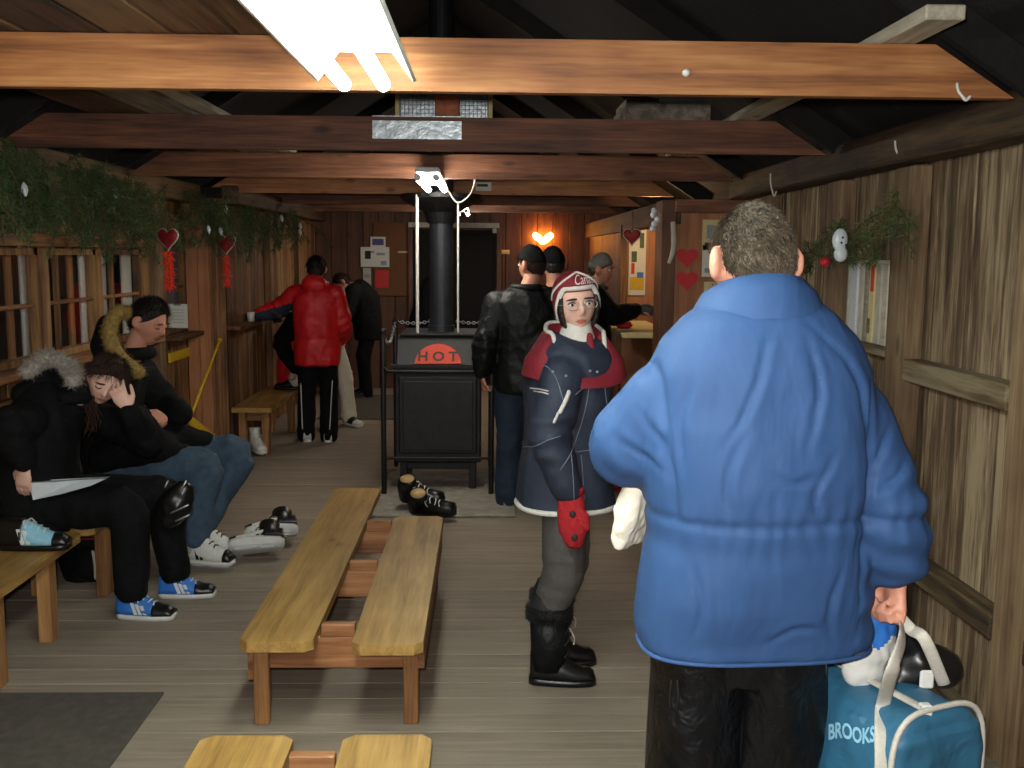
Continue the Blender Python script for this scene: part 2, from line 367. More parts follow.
# ceiling: two dark roof slopes, rafters, beams and loft boards
def roofz(x): return 2.3+0.64*((XR-0.09)-x) if x > -0.35 else 2.3+0.64*(x-XL)
mbr = MB()
for sx, x0 in ((1, 2.1), (-1, -2.8)):
    mbr.prism([(x0, roofz(x0)), (-0.35, roofz(-0.35)), (-0.35, roofz(-0.35)+0.04), (x0, roofz(x0)+0.04)], (0, YN-0.1, 0), (1, 0, 0), (0, 0, 1), (0, YF-YN+0.2, 0))
ceiling = struct(mbr.build('ceiling', 'roof'))
def beam(y, mat, x0=-2.3, x1=1.62):
    k = 0.25
    MB().prism([(x0, 2.2), (x1, 2.2), (x1-k, 2.355), (x0+k, 2.355)], (0, y-0.022, 0), (1, 0, 0), (0, 0, 1), (0, 0.045, 0)).build('beam', mat, ceiling)
beam(1.35, 'beam'); beam(-0.4, 'beam')
beam(3.1, 'beam_new', -2.3, 1.60)
for k in range(1, 6): beam(3.1+1.75*k, 'beam_new' if k in (3,) else 'beam', x1=1.62 if k < 3 else 1.55)
for y in (-0.4, 1.35, 3.1, 4.85, 6.6, 8.35, 10.1, 11.85):
    for s in (-1, 1):
        xa, xb = (1.9 if s > 0 else -2.6), -0.35
        za, zb = roofz(xa), roofz(xb)
        MB().prism([(xa, za-0.13), (xb, zb-0.13), (xb, zb-0.005), (xa, za-0.005)], (0, y+0.03, 0), (1, 0, 0), (0, 0, 1), (0, 0.04, 0)).build('rafter', 'roof', ceiling)
for x0, x1, y0, y1, m_ in ((-1.62, -1.36, 0.4, 4.0, 'loft'), (-1.345, -1.13, 0.3, 4.02, 'loft'), (-1.12, -0.935, 0.5, 3.75, 'loft'), (-0.925, -0.745, 0.5, 3.6, 'loft'), (-0.735, -0.60, 0.2, 3.5, 'beam_y')):
    board('loft_board', ((x0+x1)/2, (y0+y1)/2, 2.374), (x1-x0-0.006, y1-y0, 0.03), m_, ceiling)
for x0, x1, y0, y1, m_ in ((-1.86, -1.60, 4.2, 6.7, 'loft'), (-1.58, -1.37, 4.15, 6.75, 'grey_y'), (-1.33, -1.25, 4.1, 6.8, 'pale_y')):
    board('loft_board', ((x0+x1)/2, (y0+y1)/2, 2.375), (x1-x0, y1-y0, 0.03), m_, ceiling)
board('pale_board', (1.24, 4.75, 2.378), (0.11, 3.95, 0.04), 'pale_y', ceiling)
board('loft_board', (0.90, 5.3, 2.42), (0.42, 0.5, 0.09), 'grey_y', ceiling); board('loft_board', (0.80, 5.45, 2.49), (0.17, 0.4, 0.055), 'grey_y', ceiling)
for x in (1.70, -2.36):
    mbp = 'beam_y'
    board('wall_plate', (x+(0.05 if x > 0 else -0.02), 2.7 if x > 0 else 3.35, 2.18), (0.14, 8.6 if x > 0 else 9.9, 0.15), mbp, ceiling, bev=0.01)
board('wall_plate', (-2.08, 10.55, 2.18), (0.14, 4.5, 0.15), 'beam_y', ceiling, bev=0.01)

# right wall
wall_right = struct(MB().box((XR+0.05, 5.6, 1.12), (0.05, 14.6, 2.24)).build('wall_right', 'dark'))
y = YN+0.05
while y < 7.0:
    wd = rnd.choice((0.07, 0.085, 0.1, 0.125, 0.15))
    board('wall_board', (XR+rnd.uniform(-.004, .008), y+wd/2, 1.06), (0.024, wd-0.004, 2.1), 'board_z', wall_right); y += wd
for y in (-0.8, 1.0, 3.16, 4.21, 5.05, 6.3):
    board('post', (1.785, y, 1.05), (0.08, 0.2, 2.09), 'board_red', wall_right, bev=0.006)
for ya, yb in ((-0.7, 0.9), (1.1, 3.055), (3.265, 4.105), (5.155, 6.2)):
    for z in (1.255, 0.455):
        board('rail', (1.782, (ya+yb)/2, z), (0.085, yb-ya, 0.09), 'rail_y', wall_right, bev=0.006)
board('rail', (1.782, 4.63, 0.455), (0.085, 0.635, 0.09), 'rail_y', wall_right); board('rail', (1.782, 4.63, 1.30), (0.085, 0.635, 0.03), 'rail_y', wall_right)
bb = struct(MB().box((1.79, 2.5, 0.03), (0.07, 8.2, 0.06)).build('baseboard_right', 'rail_y'))
# narrow slatted opening with pale strips
win5 = struct(MB().box((1.822, 4.66, 1.515), (0.012, 0.58, 0.38)).build('window_5', 'offwhite'))
for i, (m_, a, b2) in enumerate((('offwhite', 4.93, 4.97), ('bulb', 4.82, 4.915), ('offwhite', 4.745, 4.795), ('grey_y', 4.685, 4.725), ('cream', 4.605, 4.665), ('offwhite', 4.525, 4.585), ('pale_y', 4.45, 4.505))):
    board('slat', (1.806, (a+b2)/2, 1.505), (0.016, b2-a, 0.37), m_, win5)
board('ribbon', (1.795, 4.62, 1.62), (0.006, 0.035, 0.12), 'orange', win5); board('ribbon', (1.795, 4.645, 1.40), (0.006, 0.03, 0.07), 'needle_dry', win5)

# left wall, first stretch, with three windows and one dark window
wall_left = struct(MB().box((XL-0.06, 3.35, 0.54), (0.05, 9.9, 1.08)).build('wall_left', 'dark'))
MB().box((XL-0.06, 3.35, 2.0), (0.05, 9.9, 0.5)).build('wall_panel', 'dark', wall_left)
y = YN+0.05
while y < YJ-0.05:
    wd = rnd.choice((0.12, 0.14, 0.16)); wd = min(wd, YJ-y)
    board('wall_board', (XL-0.02, y+wd/2, 0.53), (0.024, wd-0.005, 1.06), 'left_z', wall_left)
    board('wall_board', (XL-0.02, y+wd/2, 2.0), (0.024, wd-0.005, 0.44), 'left_z', wall_left); y += wd
for ya, yb in ((5.59, 5.68), (6.41, 6.47), (7.25, 7.42), (7.43, 7.74), (8.62, 8.3), (4.0, 4.3)):
    if yb > ya: board('post', (XL-0.025, (ya+yb)/2, 1.42), (0.07, yb-ya, 0.74), 'left_z', wall_left)
board('post', (XL+0.03, 7.42, 1.05), (0.09, 0.12, 2.1), 'board_red', wall_left)
board('header', (XL+0.01, 5.7, 1.775), (0.08, 3.3, 0.07), 'left_y', wall_left); board('sill', (XL+0.03, 5.7, 1.085), (0.14, 3.4, 0.04), 'left_y', wall_left)
board('sill', (XL+0.06, 7.95, 1.06), (0.16, 0.66, 0.035), 'left_y', wall_left)
board('rail', (XL+0.02, 4.5, 0.62), (0.05, 5.2, 0.09), 'left_y', wall_left); board('rail', (XL+0.02, 4.5, 0.93), (0.05, 5.2, 0.07), 'left_y', wall_left)
board('wall_board', (XL-0.02, 2.0, 1.42), (0.03, 4.0, 0.7), 'left_y', wall_left)
board('yellow_strip', (XL+0.006, 8.02, 0.90), (0.012, 0.54, 0.075), 'tape', wall_left)
def window(n, ya, yb, z0, z1, vert, strips=()):
    wn = struct(MB().box((XL-0.03, ya+0.02, (z0+z1)/2), (0.05, 0.04, z1-z0)).box((XL-0.03, yb-0.02, (z0+z1)/2), (0.05, 0.04, z1-z0)).box((XL-0.03, (ya+yb)/2, z0+0.02), (0.05, yb-ya, 0.04)).box((XL-0.03, (ya+yb)/2, z1-0.02), (0.05, yb-ya, 0.04)).build('window_%d' % n, 'left_z'))
    board('muntin', (XL-0.03, (ya+yb)/2, (z0+z1)/2), (0.03, yb-ya-0.06, 0.022), 'left_y', wn)
    for v in vert: board('muntin', (XL-0.028, v, (z0+z1)/2), (0.03, 0.03, z1-z0-0.07), 'left_z', wn)
    for pa, pb, mt in strips:
        a, b2 = PX(pa, 290, XL-0.06).y, PX(pb, 290, XL-0.06).y; board('storm_frame', (XL-0.068, (a+b2)/2, (z0+z1)/2), (0.016, abs(b2-a), z1-z0+0.1), mt, wn)
    board('pane', (XL-0.045, (ya+yb)/2, (z0+z1)/2), (0.004, yb-ya-0.05, z1-z0-0.05), 'glass', wn, bev=0.0)
    return wn
window(1, 4.32, 5.59, 1.11, 1.735, (4.7, 5.02), ((7, 13, 'bench_z'), (22, 28, 'white'))); window(2, 5.68, 6.41, 1.11, 1.735, (5.86,), ((69, 74, 'bench_z'), (81, 87, 'white'))); window(3, 6.47, 7.25, 1.11, 1.735, (6.72,), ((101, 107, 'bulb'), (110, 114, 'bench_z'), (123, 132, 'white'))); window(4, 7.74, 8.29, 1.08, 1.80, (), ((188, 192, 'bench_z'),))
struct(MB().box((XL-0.3, 6.2, 1.3), (0.02, 5, 1.6)).build('wall_outside', 'dark'))
# jog and second stretch of the left wall
wall_jog = struct(MB().box(((XL+XJ)/2-0.02, YJ+0.035, 1.12), (0.36, 0.05, 2.24)).build('wall_jog', 'dark'))
for k in range(3): board('wall_board', (XL+0.045+k*0.097, YJ, 1.08), (0.094, 0.02, 2.14), 'panel', wall_jog)
board('corner_trim', (XJ-0.005, YJ-0.022, 1.08), (0.05, 0.025, 2.14), 'left_z', wall_jog); board('corner_trim', (XJ-0.07, YJ-0.02, 1.08), (0.03, 0.02, 2.14), 'left_z', wall_jog)
wall_side = struct(MB().box((XJ-0.05, (YJ+YF)/2+0.04, 1.12), (0.05, YF-YJ-0.1, 2.24)).build('wall_left_far', 'dark'))
y = YJ+0.02
while y < YF-0.02:
    wd = min(rnd.choice((0.14, 0.16, 0.18)), YF-y); board('wall_board', (XJ-0.012, y+wd/2, 1.08), (0.024, wd-0.008, 2.14), 'left_z', wall_side); y += wd
board('ledge', (XJ+0.05, 9.0, 1.09), (0.14, 1.3, 0.035), 'left_y', wall_side)
for y in (9.9, 11.4): board('post', (XJ+0.03, y, 1.08), (0.06, 0.12, 2.14), 'left_z', wall_side)
# far wall
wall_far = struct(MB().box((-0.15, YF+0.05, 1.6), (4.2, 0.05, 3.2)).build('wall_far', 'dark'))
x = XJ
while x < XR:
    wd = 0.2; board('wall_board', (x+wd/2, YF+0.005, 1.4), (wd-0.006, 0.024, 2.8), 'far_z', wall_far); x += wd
door = struct(MB().box((-0.40, YF-0.035, 1.01), (1.06, 0.04, 2.02)).build('door_1', 'dark'))
board('door_frame', (-0.95, YF-0.04, 1.03), (0.06, 0.06, 2.06), 'far_z', door); board('door_frame', (0.17, YF-0.04, 1.03), (0.06, 0.06, 2.06), 'far_z', door)
for x in (-0.66, -0.14): board('door_panel', (x, YF-0.06, 1.0), (0.44, 0.015, 1.9), 'dark', door)
MB().box((-0.40, YF-0.07, 2.075), (1.14, 0.05, 0.06)).box((0.11, YF-0.085, 2.01), (0.05, 0.02, 0.06)).build('door_closer', 'offwhite', door)
board('cork_panel', (-1.16, YF-0.02, 1.64), (0.52, 0.02, 0.92), 'cork', wall_far)
wall_near = struct(MB().box((-0.15, YN-0.03, 1.6), (4.4, 0.05, 3.2)).build('wall_near', 'far_z'))
# serving booth
booth = struct(MB().box((1.575, 7.03, 1.02), (0.53, 0.04, 2.04)).build('wall_booth', 'panel'))
board('corner_post', (1.27, 7.12, 1.05), (0.1, 0.26, 2.1), 'beam_z' if 'beam_z' in M else 'far_z', booth)
board('header', (1.31, 9.9, 2.02), (0.09, 5.8, 0.17), 'beam_y', booth); board('header', (1.58, 7.0, 2.06), (0.54, 0.06, 0.09), 'beam', booth)
board('side_panel', (1.30, 8.35, 0.53), (0.04, 2.1, 1.06), 'panel', booth)
for k in range(9): board('side_board', (1.31, 9.52+k*0.2, 1.0), (0.03, 0.19, 2.0), 'far_z', booth)
board('side_post', (1.29, 9.40, 1.0), (0.07, 0.08, 2.0), 'left_z', booth)
board('partition', (1.575, 9.46, 1.0), (0.5, 0.03, 2.0), 'panel', booth)
board('counter_top', (1.24, 8.25, 1.115), (0.42, 1.5, 0.035), 'cream', booth)
board('side_board', (1.31, 11.9, 1.0), (0.03, 1.3, 2.0), 'far_z', booth)

# ================================================================== FITTINGS AND FURNITURE
# fluorescent lamps
def fluoro(y0, y1, x, z, label, tm, wd=0.2, cord=False):
    t = thing('fluorescent_lamp', label, 'lamp', (x, (y0+y1)/2, z+0.1))
    h = MB().prism([(-wd/2-0.045, -0.035), (-wd/2+0.02, 0.05), (wd/2-0.02, 0.05), (wd/2+0.045, -0.035), (wd/2+0.035, -0.038), (wd/2-0.025, 0.042), (-wd/2+0.025, 0.042), (-wd/2-0.035, -0.038)], (x, y0-0.03, z+0.055), (1, 0, 0), (0, 0, 1), (0, y1-y0+0.06, 0))
    if wd < 0.1: h = MB().box((x, (y0+y1)/2, z+0.045), (0.14, y1-y0, 0.03), bev=0.005)
    h.build('hood', 'hood', t)
    for dx in (-0.055, 0.055):
        tb = MB().tube([(x+dx, y0+0.02, z), (x+dx, y1-0.02, z)], 0.019, 14).build('tube', tm, t, True)
        for ya, yb, rr in ((y0-0.015, y0+0.018, .0205), (y1-0.018, y1+0.004, .012)): MB().tube([(x+dx, ya, z), (x+dx, yb, z)], rr, 12, False).build('end_cap', 'hood', tb)
    if cord: MB().tube([(x+0.06, y1, z+0.05), (x+0.08, y1+0.04, z+0.0), (x+0.14, y1+0.05, z-0.08), (x+0.21, y1+0.04, z-0.05), (x+0.26, y1, z+0.03), (x+0.27, y1-0.03, z+0.16)], 0.006, 8, res=6).build('cord', 'offwhite', t, True)
    return t
fluoro(0.6, 2.93, -0.345, 2.19, 'long twin tube fluorescent lamp hanging in front of the nearest orange beam', 'tube')
fluoro(5.95, 7.12, -0.345, 2.16, 'glowing twin tube lamp end hanging above the stove pipe behind the third beam', 'tube_small', 0.06, True)
fluoro(10.7, 11.7, -0.26, 2.17, 'small distant fluorescent lamp right of the stove pipe top', 'tube_small', 0.06)
# benches of the middle
def rect_leg(p, s, parent, mat='bench_z', R=None): return board('leg', p, s, mat, parent, R)
def double_bench(cx, ya, yb1, yb2, label):
    t = thing('double_bench', label, 'bench', (cx, (ya+yb1)/2, 0))
    def plank(x0, x1, y0, y1):
        c = 0.03; mb = MB().prism([(x0+c, y0), (x1-c, y0), (x1, y0+c), (x1, y1-c), (x1-c, y1), (x0+c, y1), (x0, y1-c), (x0, y0+c)], (0, 0, 0.322), (1, 0, 0), (0, 1, 0), (0, 0, 0.04)); mb.build('plank', 'bench_y', t)
    plank(cx-0.325, cx-0.065, ya, yb1); plank(cx+0.075, cx+0.325, ya-0.03, yb2)
    ys = [ya+0.16, ya+0.16+(yb2-ya-0.3)*0.55, yb2-0.12]
    for i, y in enumerate(ys):
        board('apron', (cx, y, 0.262), (0.56, 0.035, 0.118), 'bench_x', t)
        board('cleat', (cx+0.005, y, 0.345), (0.125, 0.035, 0.05), 'bench_x', t)
        if i != 1:
            for s in (-1, 1): rect_leg((cx+s*0.272, y+(0.03 if i == 0 else -0.03)*0-0.036*(1 if i == 0 else -1), 0.16), (0.055, 0.036, 0.32), t)
    for s in (-1, 1):
        MB().prism([(ya+0.12, 0.32), (yb2-0.1, 0.32), (yb2-0.1, 0.27), (yb2-0.2, 0.2), (ya+0.3, 0.2), (ya+0.12, 0.17)] if s < 0 else [(ya+0.1, 0.32), (yb2-0.1, 0.32), (yb2-0.1, 0.22), (ya+0.1, 0.22)], (cx+s*0.31-0.012, 0, 0), (0, 1, 0), (0, 0, 1), (0.025, 0, 0)).build('side_rail', 'left_y', t)
    return t
double_bench(-0.54, 3.39, 5.72, 5.09, 'low double bench of two worn planks in the middle of the floor')
double_bench(-0.47, 0.5, 2.70, 2.70, 'nearest low double bench, only its two plank ends showing at the bottom edge')
def wall_bench(x0, x1, y0, y1, z, legs, label):
    t = thing('bench', label, 'bench', ((x0+x1)/2, (y0+y1)/2, 0))
    c = 0.025; MB().prism([(x0, y0), (x1-c, y0), (x1, y0+c), (x1, y1-c), (x1-c, y1), (x0, y1)], (0, 0, z-0.04), (1, 0, 0), (0, 1, 0), (0, 0, 0.04)).build('plank', 'bench_y', t)
    for y in legs:
        for x in (x0+0.06, x1-0.075): rect_leg((x, y, (z-0.04)/2), (0.06, 0.075, z-0.04), t)
        board('apron', ((x0+x1)/2, y, z-0.085), (x1-x0-0.2, 0.035, 0.085), 'bench_x', t)
    return t
wall_bench(-2.30, -1.86, 2.9, 4.55, 0.43, (3.05, 3.84, 4.32), 'wooden bench at the left edge with a blue and white shoe on it')
wall_bench(-2.30, -1.84, 4.62, 6.75, 0.43, (4.93, 6.5), 'wooden bench under the windows on which the couple sits')
wall_bench(-2.13, -1.80, 8.36, 9.75, 0.42, (8.5, 9.6), 'small wooden bench in front of the red jackets against the left wall')
# rubber mats and hearth
tag(base(MB().box((-1.83, 2.9, 0.006), (1.16, 1.72, 0.012), bev=0.004).build('floor_mat', 'mat'), (-1.83, 2.9, 0)), 'dark rubber mat on the floor at the lower left corner', 'mat')
tag(base(MB().box((-1.35, 11.2, 0.006), (0.8, 1.8, 0.012), bev=0.004).build('floor_mat', 'mat'), (-1.35, 11.2, 0)), 'dark mat on the floor far back left of the stove', 'mat')
tag(base(MB().box((-0.28, 7.05, 0.012), (0.98, 1.3, 0.024), bev=0.008).build('hearth_slab', 'stone'), (-0.28, 7.05, 0)), 'thin grey stone hearth slab under the black stove', 'slab')
# stove
st = thing('wood_stove', 'black iron wood stove with a red HOT sign and tall pipe', 'stove', (-0.335, 7.4, 0.024))
MB().box((-0.338, 7.42, 0.57), (0.62, 0.62, 0.70), bev=0.012).build('body', 'iron', st)
MB().box((-0.338, 7.095, 0.57), (0.56, 0.02, 0.56), bev=0.01).box((-0.338, 7.085, 0.565), (0.50, 0.012, 0.5), bev=0.004).build('front_panel', 'iron', st)
MB().prism([(7.09, 0.92), (7.75, 0.92), (7.75, 1.13), (7.26, 1.13)], (-0.63, 0, 0), (0, 1, 0), (0, 0, 1), (0.585, 0, 0)).build('top_hood', 'iron', st)
board('top_plate', (-0.3375, 7.5, 1.138), (0.56, 0.55, 0.016), 'iron', st)
MB().box((-0.338, 7.09, 0.925), (0.68, 0.05, 0.02)).build('front_lip', 'black', st)
for x in (-0.59, -0.09):
    for y in (7.16, 7.66): board('leg', (x, y, 0.123), (0.05, 0.05, 0.2), 'black', st)
MB().box((-0.338, 7.4, 0.19), (0.46, 0.5, 0.05), bev=0.005).build('ash_tray', 'black', st)
MB().tube([(-0.33, 7.5, 1.14), (-0.33, 7.5, 1.96)], 0.088, 28, False).tube([(-0.33, 7.5, 1.14), (-0.33, 7.5, 1.19)], 0.10, 28, False).tube([(-0.33, 7.5, 1.55), (-0.33, 7.5, 1.57)], 0.092, 28, False).build('pipe', 'pipe', st, False)
MB().tube([(-0.33, 7.5, 1.94), (-0.33, 7.5, 2.02), (-0.33, 7.5, 2.12), (-0.33, 7.5, 2.15)], [0.10, 0.13, 0.30, 0.30], 28, False).build('pipe_collar', 'black', st, False)
MB().tube([(-0.33, 7.5, 2.15), (-0.33, 7.5, 3.6)], 0.088, 24, False).build('pipe', 'pipe', st, False)
nrm = V((0, -0.21, 0.17)).normalized(); upv = V((0, 0.17, 0.21)).normalized(); so = V((-0.338, 7.105, 0.935))+nrm*0.004
sg = MB().prism([(0.165*math.cos(PI*i/24), 0.17*math.sin(PI*i/24)) for i in range(25)], so, (1, 0, 0), upv, nrm*0.006).build('hot_sign', 'orange', st)
sign_text('H O T', 0.085, so+upv*0.062+nrm*0.0075, (1, 0, 0), upv, 'ink', sg, wide=0.95, bold=0.03)
# guard rail around the stove
gd = thing('stove_guard', 'black iron post guard with white chains around the stove', 'guard rail', (-0.33, 7.2, 0))
for x, y in ((-0.715, 6.98), (0.045, 6.98), (-0.715, 7.95), (0.045, 7.95)):
    MB().tube([(x, y, 0.025), (x, y, 1.16)], 0.019, 12).ell((x, y, 1.18), 0.026).build('post', 'black', gd, True)
MB().tube([(-0.715, 6.98, 0.93), (-0.68, 6.95, 0.90), (0.01, 6.95, 0.90), (0.045, 6.98, 0.93)], 0.012, 8).build('front_bar', 'black', gd, True)
MB().tube([(-0.715, 6.98, 0.28), (0.045, 6.98, 0.28)], 0.01, 8).build('front_bar', 'black', gd, True)
def chain(a, b, sag, n, parent):
    a, b = V(a), V(b); mb = MB()
    for i in range(n):
        t0, t1 = i/n, (i+1)/n; q = lambda t: a.lerp(b, t)-V((0, 0, sag*4*t*(1-t)))
        p0, p1 = q(t0), q(t1); d = (p1-p0).normalized(); mid = (p0+p1)/2; L = (p1-p0).length*0.62
        x = d.cross(V((0, 0, 1))).normalized(); z = x.cross(d); s = x if i % 2 else z
        mb.tube([mid+d*L*math.cos(k*PI/4)+s*0.011*math.sin(k*PI/4) for k in range(8)], 0.0038, 5, closed=True)
    mb.build('chain', 'chain', parent, True)
chain((-0.715, 6.98, 1.17), (-0.715, 7.95, 1.19), 0.12, 26, gd); chain((-0.715, 7.95, 1.19), (-0.43, 7.95, 1.19), 0.02, 13, gd); chain((-0.23, 7.95, 1.19), (0.045, 7.95, 1.20), 0.02, 13, gd)
for x, y, z0, z1, lb in ((-0.492, 7.26, 1.152, 2.13, 'long thin white rod standing left of the stove pipe'), (-0.20, 7.3, 1.152, 2.14, 'thin white rod close against the right of the stove pipe')):
    r_ = MB().tube([(x, y, z0), (x, y, z1)], 0.012 if x < -0.3 else 0.008, 10).build('white_rod', 'white', None, True); tag(base(r_, (x, y, z0)), lb, 'rod')
# heater grille and bits on the second beam
gr = thing('heater_grille', 'white framed wire heater grille on the second beam', 'heater', (-0.21, 5.1, 2.36))
for x in (-0.44, 0.02): board('frame_side', (x, 5.1, 2.50), (0.022, 0.03, 0.28), 'cream', gr)
for z in (2.365, 2.635): board('frame_rail', (-0.21, 5.1, z), (0.44, 0.03, 0.02), 'cream', gr)
mbg = MB()
for i in range(22): mbg.box((-0.425+i*0.02, 5.1, 2.5), (0.0035, 0.004, 0.25))
for i in range(12): mbg.box((-0.21, 5.104, 2.39+i*0.02), (0.44, 0.004, 0.0025))
g_ = mbg.build('wire_mesh', 'greypaper', gr); g_['kind'] = 'stuff'
MB().box((-0.21, 5.23, 2.5), (0.45, 0.18, 0.26), bev=0.01).build('housing', 'steel', gr)
tag(base(MB().box((-0.185, 4.89, 2.409), (0.115, 0.1, 0.107), bev=0.006).build('brick', 'brick'), (-0.185, 4.9, 2.356)), 'reddish brick lying on the second beam before the grille', 'brick')
tag(base(MB().box((-0.325, 4.823, 2.295), (0.42, 0.004, 0.085), bev=0.001).box((-0.325, 4.85, 2.357), (0.42, 0.06, 0.004)).build('metal_sheet', 'steel'), (-0.325, 4.83, 2.25)), 'dented galvanised metal sheet folded over the second beam', 'metal sheet')
tag(base(MB().box((-0.02, 8.315, 2.265), (0.13, 0.006, 0.07), bev=0.002).build('beam_label', 'paper'), (-0.02, 8.32, 2.23)), 'small white label tacked to the orange beam by the pipe', 'label')
MB().box((-0.03, 8.310, 2.275), (0.09, 0.004, 0.02)).build('print_mark', 'ink', [o for o in COL.objects if o.name == 'beam_label'][0])
# hooks on beams
def hook(p, label, h=0.06):
    p = V(p); o = MB().tube([p, p+V((0, -0.012, -h*0.45)), p+V((0.012, -0.016, -h*0.8)), p+V((0.022, -0.016, -h)), p+V((0.034, -0.016, -h*0.8))], 0.0045, 8, res=5).build('hook', 'white', None, True)
    tag(base(o, p), label, 'hook')
hook((1.42, 3.074, 2.24), 'white hook under the right part of the nearest beam', 0.05); hook((1.665, 3.08, 2.28), 'white hook at the sloped right end of the nearest beam', 0.05)
hook((1.675, 4.15, 2.19), 'white hook on the wall plate above the weathered boards', 0.07); hook((1.672, 5.95, 2.20), 'white hook on the wall plate above the man in blue', 0.13)
tag(base(MB().tube([(0.597, 3.077, 2.262), (0.597, 3.07, 2.262)], 0.012, 10).build('push_pin', 'white', None, True), (0.597, 3.078, 2.262)), 'small white button pinned to the nearest beam', 'pin')
# yellow scraper
sc = thing('floor_scraper', 'yellow long bar and thin rod leaning by the left wall behind the man', 'scraper', (-2.12, 7.5, 0))
a = V((-2.06, 8.2, 0.03)); bq = V((-2.10, 6.75, 0.665)); d = (bq-a).normalized(); L = (bq-a).length
mb = MB(); z_ = d.cross(V((1, 0, 0))).normalized(); x_ = z_.cross(d)
mb.box((a+bq)/2, (0.02, L, 0.075), Matrix((x_, d, z_)).transposed(), bev=0.004).build('blade_bar', 'tape', sc)
MB().tube([(-2.10, 7.12, 0.56), (-2.12, 8.02, 1.02)], 0.011, 8).ell((-2.12, 8.02, 1.02), 0.02).build('rod', 'tape', sc, True)

# ================================================================== DECORATION
def garland(label, spine, drop, n, count, seed, lights=0, side=-1, spread=0.13, dry=5):
    r = random.Random(seed); t = thing('evergreen_garland', label, 'garland', spine[len(spine)//2])
    stems = MB(); S = []; S2 = []; spine = [V(p) for p in spine]
    for i in range(n):
        u = r.random()*(len(spine)-1); k = int(u); p = spine[k].lerp(spine[k+1], u-k)
        p = p+V((r.gauss(0, spread*0.4), r.gauss(0, 0.06), r.gauss(0, 0.04)))
        Lb = drop*r.uniform(0.5, 1.0); tip = p+V((r.gauss(0.0, spread), r.gauss(0, 0.22), -Lb*r.uniform(0.7, 1)))
        mid = (p+tip)/2+rv(0.05); pts, _ = crom([p, mid, tip], [1, 1, 1], 5); stems.tube(pts, 0.0035, 5)
        for q in range(count):
            f = r.random(); j = min(len(pts)-2, int(f*(len(pts)-1))); c = pts[j].lerp(pts[j+1], f*(len(pts)-1)-j)
            dd = (pts[j+1]-pts[j]).normalized(); c = c+rv(0.02); tp = c+(dd*0.5+rv(0.9)).normalized()*r.uniform(0.03, 0.07)
            (S2 if i % dry == 0 else S).append((c, tp))
    stems.build('stem', 'twig', t)
    for nm, mt, s_ in (('needles', 'needle', S), ('dry_needles', 'needle_dry', S2)):
        if s_: o = blades(nm, mt, t, s_, 0.0022); o['kind'] = 'stuff'
    for i in range(lights):
        u = r.random()*(len(spine)-1); k = int(u); p = spine[k].lerp(spine[k+1], u-k)+V((0.12, 0, -r.random()*drop*0.5))
        MB().tube([p, p+V((0.002, -0.004, -0.015)), p+V((0.006, -0.008, -0.035)), p+V((0.01, -0.012, -0.055))], [0.006, 0.014, 0.016, 0.007], 12).build('light_bulb', 'bulb', t, True)
    return t
garland('dense evergreen boughs hanging along the top of the window wall', [(-2.25, 4.2, 2.18), (-2.25, 5.2, 2.15), (-2.25, 6.2, 2.13), (-2.24, 6.95, 2.1)], 0.46, 130, 150, 1, 3)
garland('thinner evergreen boughs hanging over the dark window with the two hearts', [(-2.24, 7.75, 2.12), (-2.14, 8.2, 2.1), (-1.98, 8.9, 2.08), (-2.0, 10.6, 2.1)], 0.42, 80, 110, 2, 6)
garland('evergreen sprig wreath on the right wall with a white ornament', [PX(805, 250, 1.63), PX(845, 232, 1.63), PX(880, 242, 1.63), PX(893, 185, 1.63)], 0.15, 32, 45, 5, 0, spread=0.02, dry=3)
# white ornament and red bell in the wreath
og = thing('snowman_ornament', 'small white snowman shaped ornament with a red bell in the evergreen sprig', 'ornament', PX(840, 250, 1.55))
c = PX(840, 240, 1.54); MB().ell(c, (0.034, 0.02, 0.05)).ell(c+V((0.006, 0, -0.06)), (0.03, 0.02, 0.035)).build('body', 'bulb', og, True)
for dx, dz in ((0.0, -0.012), (0.02, -0.022), (0.004, 0.01)): MB().ell(c+V((dx, -0.021, dz)), 0.005, nu=8, nv=6).build('dot', 'ink', og, True)
MB().ell(PX(825, 262, 1.55), 0.022).build('bell', 'redheart', og, True)
def hanging_heart(p, s, label, tassel=True, ang=0.5, top=None):
    p = V(p); t = thing('hanging_heart', label, 'heart', p); x = V((math.cos(ang), -math.sin(ang), 0)); y = V((0, 0, 1)); nn = x.cross(y)
    out = heart(); mb = MB(); n = len(out)
    rings = []
    for k, off in ((0.0, -0.3), (0.7, -0.26), (1.0, -0.1), (1.0, 0.1), (0.7, 0.26), (0.0, 0.3)): rings.append([p+x*(a*s*k)+y*(b2*s*k)+nn*(off*s*0.5) for a, b2 in out])
    mb.loft(rings, cap=False); mb.build('heart_pad', 'redvelvet', t, True)
    MB().tube([p+x*(a*s*1.03)+y*(b2*s*1.03) for a, b2 in out], 0.006, 6, closed=True).build('lace_trim', 'offwhite', t, True)
    MB().tube([p+y*s*0.3, V(top or (p.x, p.y, 2.1))], 0.003, 6).build('ribbon', 'twig', t)
    if tassel:
        q = p-y*s*0.55; S = []
        for i in range(420):
            a = q-y*random.random()*0.24+V((random.gauss(0, 0.010), random.gauss(0, 0.010), 0)); S.append((a, a+V((random.gauss(0, 0.018), random.gauss(0, 0.018), random.gauss(-0.02, 0.012)))))
        blades('tassel', 'tinsel', t, S, 0.0035)
    return t
hanging_heart(P(168, 238, 6.55), 0.15, 'dark red padded heart with tinsel tail hanging nearer, before the window post', ang=0.35, top=(-2.07, 6.576, 2.205))
hanging_heart(P(226, 243, 8.2), 0.175, 'dark red padded heart with tinsel tail hanging before the brown wall corner', ang=0.35, top=(-2.11, 8.326, 2.205))
